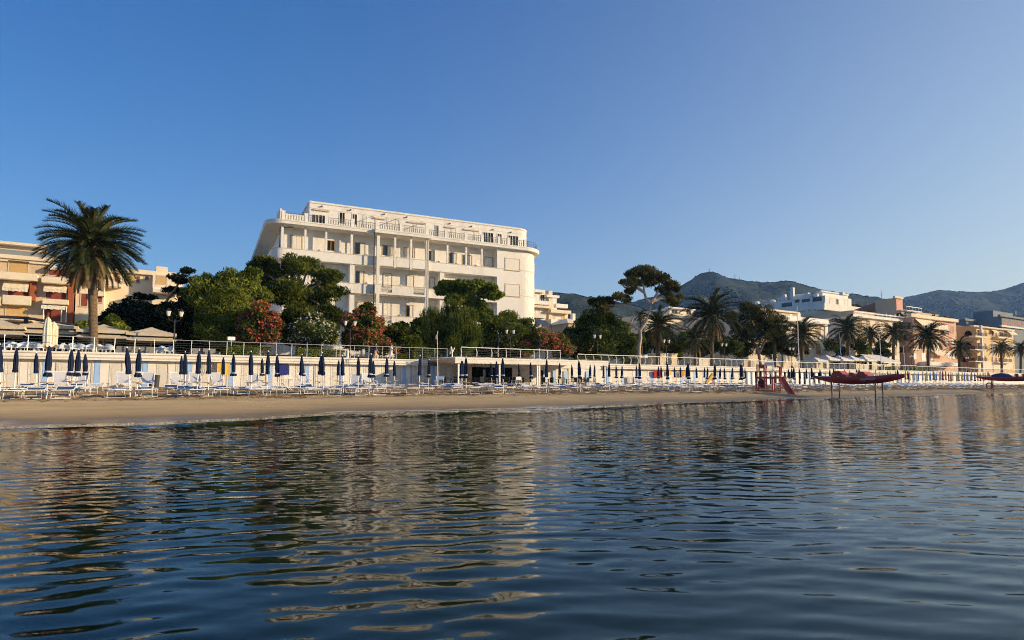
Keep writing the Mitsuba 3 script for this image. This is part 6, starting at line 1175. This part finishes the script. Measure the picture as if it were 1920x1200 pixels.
# ---- the three walkers
import manifold3d as m3
def person(label, px, v, h, face, top_m, bot_m, pose, hair=M_HAIR, shorts=True):
    s = h / 1.75; sw = pose.get('stride', 0.12); J = {'hipL': (0.09, 0, 0.92), 'hipR': (-0.09, 0, 0.92), 'kneeL': (0.10, -sw * 0.75, 0.50), 'kneeR': (-0.10, sw * 0.25, 0.50), 'ankL': (0.10, -sw * 0.8, 0.09), 'ankR': (-0.10, sw * 1.7, 0.10), 'toeL': (0.11, -sw * 0.8 - 0.17, 0.035), 'toeR': (-0.11, sw * 1.7 - 0.16, 0.035),
         'pel': (0, 0, 0.96), 'waist': (0, 0, 1.10), 'chest': (0, -0.01, 1.30), 'shL': (0.18, 0, 1.42), 'shR': (-0.18, 0, 1.42), 'neck': (0, 0, 1.47), 'head': (0, -0.015, 1.62), 'elL': (0.24, sw * 0.5, 1.15), 'elR': (-0.24, -sw * 0.5, 1.15), 'wrL': (0.24, sw * 0.5 - 0.10, 0.90), 'wrR': (-0.24, -sw * 0.5 - 0.14, 0.92)}
    J.update(pose.get('J', {})); Rr = dict(hipL=.095, hipR=.095, kneeL=.06, kneeR=.06, ankL=.04, ankR=.04, toeL=.03, toeR=.03, pel=.13, waist=.125, chest=.15, shL=.065, shR=.065, neck=.055, head=.10, elL=.042, elR=.042, wrL=.03, wrR=.03)
    def sph(j, g=0.0, sc=(1, 1, 1)): return m3.Manifold.sphere(Rr[j] + g, 16).scale(sc).translate(J[j])
    def hull(a, b, g=0.0, g2=None): return m3.Manifold.batch_hull([sph(a, g), sph(b, g if g2 is None else g2)])
    def fin(parts, n=0.02, it=6):
        m = parts[0]
        for q in parts[1:]: m = m + q
        m = m.refine_to_length(n); t = m.to_mesh(); tm = trimesh.Trimesh(t.vert_properties[:, :3], t.tri_verts); trimesh.smoothing.filter_taubin(tm, iterations=it); return np.array(tm.vertices) * s, np.array(tm.faces)
    limbs = [hull('hipL', 'kneeL'), hull('kneeL', 'ankL'), hull('ankL', 'toeL'), hull('hipR', 'kneeR'), hull('kneeR', 'ankR'), hull('ankR', 'toeR'), hull('shL', 'elL'), hull('elL', 'wrL'), hull('shR', 'elR'), hull('elR', 'wrR'), m3.Manifold.batch_hull([sph('hipL'), sph('hipR'), sph('pel')]), hull('pel', 'waist'), hull('waist', 'chest'), m3.Manifold.batch_hull([sph('chest'), sph('shL'), sph('shR')]), hull('chest', 'neck'), hull('neck', 'head', 0, -0.045)]
    hd = m3.Manifold.sphere(0.105, 20).scale((0.86, 0.98, 1.18)).translate(J['head']); hx, hy, hz_ = J['head']
    nose = m3.Manifold.sphere(0.018, 8).scale((0.8, 1.2, 1.3)).translate((hx, hy - 0.105, hz_ - 0.015)); ears = [m3.Manifold.sphere(0.026, 8).scale((0.45, 0.8, 1.2)).translate((hx + q * 0.092, hy + 0.01, hz_ - 0.01)) for q in (-1, 1)]
    chin = m3.Manifold.sphere(0.05, 12).translate((hx, hy - 0.045, hz_ - 0.075)); hands = []
    for sd in ('L', 'R'):
        e, w = np.array(J['el' + sd]), np.array(J['wr' + sd]); d = (w - e) / np.linalg.norm(w - e); side = np.cross(d, [1, 0, 0]); side /= np.linalg.norm(side); pc = w + d * 0.06
        hands.append(m3.Manifold.batch_hull([m3.Manifold.sphere(0.024, 10).translate(tuple(w)), m3.Manifold.sphere(0.016, 8).translate(tuple(w + d * 0.09 + side * 0.028)), m3.Manifold.sphere(0.016, 8).translate(tuple(w + d * 0.09 - side * 0.028))]))
        for i, (o, ll) in enumerate(((-0.03, 0.055), (-0.01, 0.07), (0.01, 0.075), (0.03, 0.065))):
            b = w + d * 0.09 + side * o; hands.append(m3.Manifold.batch_hull([m3.Manifold.sphere(0.0095, 8).translate(tuple(b)), m3.Manifold.sphere(0.008, 8).translate(tuple(b + d * ll + np.array([0, -0.012, 0])))]))
        b = w + d * 0.03 - side * 0.03; hands.append(m3.Manifold.batch_hull([m3.Manifold.sphere(0.011, 8).translate(tuple(b)), m3.Manifold.sphere(0.009, 8).translate(tuple(b + d * 0.045 - side * 0.03))]))
    k = thing('person', label, 'person'); a = C.hb(px, v)[0]; M4 = C.M(a, v, PZ + 0.0, face)
    part(k, 'body', fin(limbs + [hd, nose, chin] + ears + hands, 0.02, 4), M_SKIN, True, to=M4)
    hairm = (m3.Manifold.sphere(0.112, 20).scale((0.9, 1.0, 1.14)).translate((hx, hy + 0.012, hz_ + 0.018)) - m3.Manifold.cube((0.4, 0.3, 0.16), True).translate((hx, hy - 0.19, hz_ - 0.02)) - m3.Manifold.cube((0.4, 0.6, 0.2), True).translate((hx, hy, hz_ - 0.16))); part(k, 'hair', fin([hairm], 0.03, 2), hair, True, to=M4)
    shirt = [hull('waist', 'chest', 0.02), m3.Manifold.batch_hull([sph('chest', .02), sph('shL', .018), sph('shR', .018)]), hull('pel', 'waist', 0.018)]
    for sd in ('L', 'R'):
        e, q = np.array(J['sh' + sd]), np.array(J['el' + sd]); mid = e + (q - e) * 0.6; shirt.append(m3.Manifold.batch_hull([sph('sh' + sd, .018), m3.Manifold.sphere(0.062, 12).translate(tuple(mid))]))
    part(k, 'shirt', fin(shirt, 0.03, 4), top_m, True, to=M4)
    tr = [m3.Manifold.batch_hull([sph('hipL', .02), sph('hipR', .02), sph('pel', .012)])]
    for sd in ('L', 'R'):
        tr.append(hull('hip' + sd, 'knee' + sd, 0.02, 0.03)); 
        if not shorts: tr.append(hull('knee' + sd, 'ank' + sd, 0.02, 0.025))
    part(k, 'shorts' if shorts else 'trousers', fin(tr, 0.03, 4), bot_m, True, to=M4)
    part(k, 'shoes', cat([(np.array(h_.to_mesh().vert_properties[:, :3]) * s, np.array(h_.to_mesh().tri_verts)) for h_ in (hull('ankL', 'toeL', .012).trim_by_plane((0, 0, -1), -0.085), hull('ankR', 'toeR', .012).trim_by_plane((0, 0, -1), -0.1))]), M_PLASTIC, 50, to=M4)
person('walker in a bright blue shirt and beige shorts beside the red oleander', 703.5, 57.75, 1.80, 75, M_BLUEBOARD, M_TAN, {'stride': 0.16})
person('walker in a long white top and white trousers with one hand on the rail', 733.0, 57.6, 1.70, 60, M_WFAB, M_WFAB, {'stride': 0.18, 'J': {'elR': (-0.26, -0.12, 1.18), 'wrR': (-0.22, -0.30, 1.16)}}, mat('light_brown_hair', (0.16, 0.09, 0.04), 0.7), False)
person('person in a pale shirt and dark shorts standing at the gap by the bar', 843.5, 58.6, 1.72, -40, M_WFAB, M_NAVYB, {'stride': 0.05})

# ---- red rescue boats on poles
def boat(label, cx, cy, ex, ey, L, zk, ztop, cover, text):
    Bf = Frame((cx, cy), ex, ey); k = thing('rescue_boat', label, 'boat'); n = 25; s = np.linspace(-1, 1, n); w = 0.30 * np.clip(1 - np.abs(s) ** 2.6, 0.02, 1); keel = zk + 0.46 * np.abs(s) ** 2.4; top = ztop + 0.13 * (s ** 2) + 0.04 * s; hl = []
    for side in (-0.58, 0.58):
        sec = []
        for i in range(n):
            x = s[i] * L / 2; y = [0, 0.55 * w[i], 0.92 * w[i], w[i], 0.85 * w[i], 0.0, -0.85 * w[i], -w[i], -0.92 * w[i], -0.55 * w[i]]; kz, t = keel[i], top[i]; kz = min(kz, t - 0.05)
            zc = [kz, kz + 0.06, kz + 0.45 * (t - kz), t - 0.02, t, t + 0.03, t, t - 0.02, kz + 0.45 * (t - kz), kz + 0.06]; sec.append([(x, side + yy, zz) for yy, zz in zip(y, zc)])
        S_ = np.array(sec); S_ = np.concatenate([S_, S_[:, :1]], 1); g = grid(S_[..., 0], S_[..., 1], S_[..., 2])
        part(k, 'hull', Bf.W(g), M_RED, 40)
        part(k, 'deck', Bf.W(cat([bx(q * L / 2 - 0.42, q * L / 2 + 0.42, side - 0.13, side + 0.13, ztop + 0.03, ztop + 0.085) for q in (-0.72, 0.62)])), M_WPAINT)
    for q in (-0.32, 0.0, 0.30): part(k, 'crossbeam', Bf.W(bx(q * L / 2 - 0.07, q * L / 2 + 0.07, -0.75, 0.75, ztop - 0.04, ztop + 0.05)), M_RED)
    if not cover:
        def seat(x0, hgt, ln):
            pr = np.array([(x0 - ln, 0.05), (x0 - ln * 0.55, hgt), (x0 + 0.10, hgt), (x0 + ln * 0.55, hgt * 0.45), (x0 + ln * 0.8, hgt * 0.42), (x0 + ln, 0.05)]); m = prism(Polygon(pr), -0.5, 0.5); return np.stack([m[0][:, 0], m[0][:, 2], ztop + m[0][:, 1]], 1), m[1]
        part(k, 'seat_box', Bf.W(seat(-1.15, 0.46, 0.62)), M_RED); part(k, 'backrest', Bf.W(cat([np_ for np_ in [seat(-0.15, 0.34, 0.28)]])), M_RED); part(k, 'seat_box', Bf.W(seat(0.55, 0.40, 0.45)), M_RED)
    else:
        m = trimesh.creation.icosphere(3); vv = np.array(m.vertices) * [1.0, 0.55, 0.42]; vv[:, 2] = np.maximum(vv[:, 2], 0.0) * (1 + 0.15 * meshkit.noise(vv * 3, 3)); part(k, 'cover', Bf.W((vv + [-0.9, 0, ztop + 0.03], np.array(m.faces))), M_NAVYB, 50)
        part(k, 'seat_box', Bf.W(bx(0.35, 0.62, -0.4, 0.4, ztop, ztop + 0.38)), M_RED); part(k, 'seat_box', Bf.W(bx(1.0, 1.5, -0.4, 0.4, ztop, ztop + 0.4)), M_RED)
    for q, sd in ((-0.55, -0.58), (-0.55, 0.58), (0.50, -0.58), (0.50, 0.58)):
        x = q * L / 2; kz = float(np.interp(q, s, keel)); a_, b_ = Bf.xy(x, sd); part(k, 'support_pole', Bf.W(tube([[x + 0.03, sd, -0.9], [x, sd, kz + 0.05]], 0.055, 8)), M_GALV, 40)
    if text:
        t = meshkit.text_mesh('SALVATAGGIO', 0.17, 0.006, True); vv = np.array(t.vertices); wd = vv[:, 0].max(); vv[:, 0] *= 0.98 / wd * 1.0; x = 0.62 + vv[:, 0]; wl = np.interp(x / (L / 2), s, w); kk = np.interp(x / (L / 2), s, keel); tt = np.interp(x / (L / 2), s, top); z0 = kk + 0.45 * (tt - kk); fz = np.clip((vv[:, 1] + 0.16) / 0.42, 0, 1)
        y = -0.58 - (0.92 * wl + 0.08 * wl * fz) - 0.008 - vv[:, 2]; part(k, 'lettering', Bf.W((np.stack([x, y, z0 + 0.02 + vv[:, 1] * 0.9], 1), np.array(t.faces))), M_GFAB)
    return k, Bf
boat('dark red twin-hulled rescue boat with box seats on four poles in the shallow water', 25.75, 45.0, 0.58, -0.81, 5.9, 1.14, 1.66, False, True)
_, B2 = boat('second dark red rescue boat with a dark cover, partly outside the right edge', 57.9, 70.0, 0.85, -0.53, 6.4, 1.42, 1.90, True, False)
for x, lab in ((-2.1, 'red ring buoy hanging under the left end of the second boat'), (1.75, 'dark ring buoy hanging under the right part of the second boat')):
    m = trimesh.creation.torus(0.30, 0.065, major_sections=24, minor_sections=8); vv = np.array(m.vertices)[:, [0, 2, 1]] + [x, -0.75, 0.92]; single('ring_buoy', lab, 'life buoy', B2.W((vv, np.array(m.faces)[:, ::-1])), M_REDT if x < 0 else M_IRON, True)

# ---- red lifeguard tower with slide
def W3(p): return np.asarray(p, float)
tw_ = thing('lifeguard_tower', 'red wooden lifeguard tower with ladder, platform and a slide reaching the water', 'tower')
q0, q1 = P(1420, 718.5, 50.0)[:2], P(1463, 718.5, 49.0)[:2]; Tf = Frame(q0, *(q1 - q0)); TL = float(np.linalg.norm(q1 - q0)); gz = 0.12; pz = 1.68
for x, y, lean in ((0.08, -0.35, -0.16), (0.08, 0.4, -0.16), (0.62, -0.35, 0.08), (0.62, 0.4, 0.08)):
    part(tw_, 'leg', Tf.W(cat([tube([[x + lean, y * 1.25, gz - 0.2], [x, y, pz], [x, y, 2.75]], 0.055, 6)])), M_REDT, 40)
for x, y in ((TL * 0.70, -0.35), (TL * 0.70, 0.4), (TL * 0.98, -0.3), (TL * 0.98, 0.35)): part(tw_, 'leg', Tf.W(tube([[x, y, gz - 0.35], [x, y, pz]], 0.04, 6)), M_REDT, 40)
for i in range(6): part(tw_, 'platform_plank', Tf.W(bx(-0.1, TL + 0.1, -0.42 + i * 0.15, -0.42 + i * 0.15 + 0.135, pz, pz + 0.05)), M_REDT)
part(tw_, 'platform_beam', Tf.W(cat([bx(-0.05, TL, y, y + 0.07, pz - 0.12, pz - 0.004) for y in (-0.4, 0.36)])), M_REDT)
for i in range(4): part(tw_, 'ladder_rung', Tf.W(tube([[-0.08 + 0.03 * i, -0.42, 0.45 + 0.33 * i], [0.66, -0.42, 0.45 + 0.33 * i]], 0.03, 6)), M_REDT)
part(tw_, 'backrest_panel', Tf.W(bx(0.10, 0.72, 0.30, 0.36, 2.42, 2.75)), M_REDT); part(tw_, 'top_rail', Tf.W(cat([tube([[0.08, -0.35, 2.70], [0.62, -0.35, 2.70]], 0.03, 6), tube([[0.08, 0.4, 2.2], [TL * 0.95, 0.4, 2.2]], 0.03, 6)])), M_REDT)
part(tw_, 'slide_post', Tf.W(cat([tube([[TL, y, pz], [TL + 0.05, y, pz + 0.75], [TL - 0.15, y, pz + 0.9]], 0.06, 6) for y in (-0.32, 0.34)])), M_REDT, 40)
e = P(1488, 745.5, 47.2); s0 = Tf.xy(TL, 0.0); p_top = np.array([s0[0], s0[1], pz + 0.06]); p_end = np.array([e[0], e[1], 0.12]); dv = p_end - p_top; sd = np.cross(dv, [0, 0, 1]); sd /= np.linalg.norm(sd)
s = np.linspace(0, 1, 11)[:, None]; path = p_top + dv * s + np.array([0, 0, 1]) * (0.14 * np.sin(np.pi * s) * -0.6); hw = 0.24
g0 = np.stack([path - sd * hw, path - sd * hw * 0.4, path + sd * hw * 0.4, path + sd * hw], 1); g0[:, 1:3, 2] -= 0.04; g = grid(g0[..., 0], g0[..., 1], g0[..., 2]); part(tw_, 'slide_chute', cat([g, (g[0] - [0, 0, 0.03], g[1][:, ::-1])]), M_REDT)
for q in (-1, 1): part(tw_, 'slide_rail', tube(path + sd * hw * q + [0, 0, 0.07], 0.045, 6), M_REDT, 40)
for q in (-1, 1): part(tw_, 'hand_loop', tube(np.vstack([path[2] + sd * hw * q * 1.2, path[2] + sd * hw * q * 1.2 + [0.1, -0.05, 0.45], path[5] + sd * hw * q * 1.2 + [0.05, -0.1, 0.5], path[9] + sd * hw * q * 1.2 + [0.1, -0.1, 0.35], path[10] + sd * hw * q * 1.2]), 0.022, 6), M_GALV, 40)
bt = Tf.xy(0.35, 0.1); single('tarpaulin', 'dark folded tarpaulin hung under the red tower platform', 'tarpaulin', (lambda m: (np.array(m.vertices) * [0.33, 0.30, 0.36] * (1 + 0.25 * (meshkit.noise(np.array(m.vertices) * 2.5, 6)[:, None] - 0.5)) + [bt[0], bt[1], 1.18], np.array(m.faces)))(trimesh.creation.icosphere(3)), M_PLASTIC, True)
wc = thing('white_chair', 'white lifeguard armchair with crossed legs on the red platform', 'chair'); m = T().translate([float(x) for x in (*Tf.xy(TL * 0.55, 0.0), pz + 0.05)]).rotate([0, 0, 1], Tf.yaw + 190).scale([1.25] * 3); part(wc, 'frame', S1, to=m); part(wc, 'seat', ds[1], M_WFAB, to=m); part(wc, 'back', ds[2], M_WFAB, to=m)
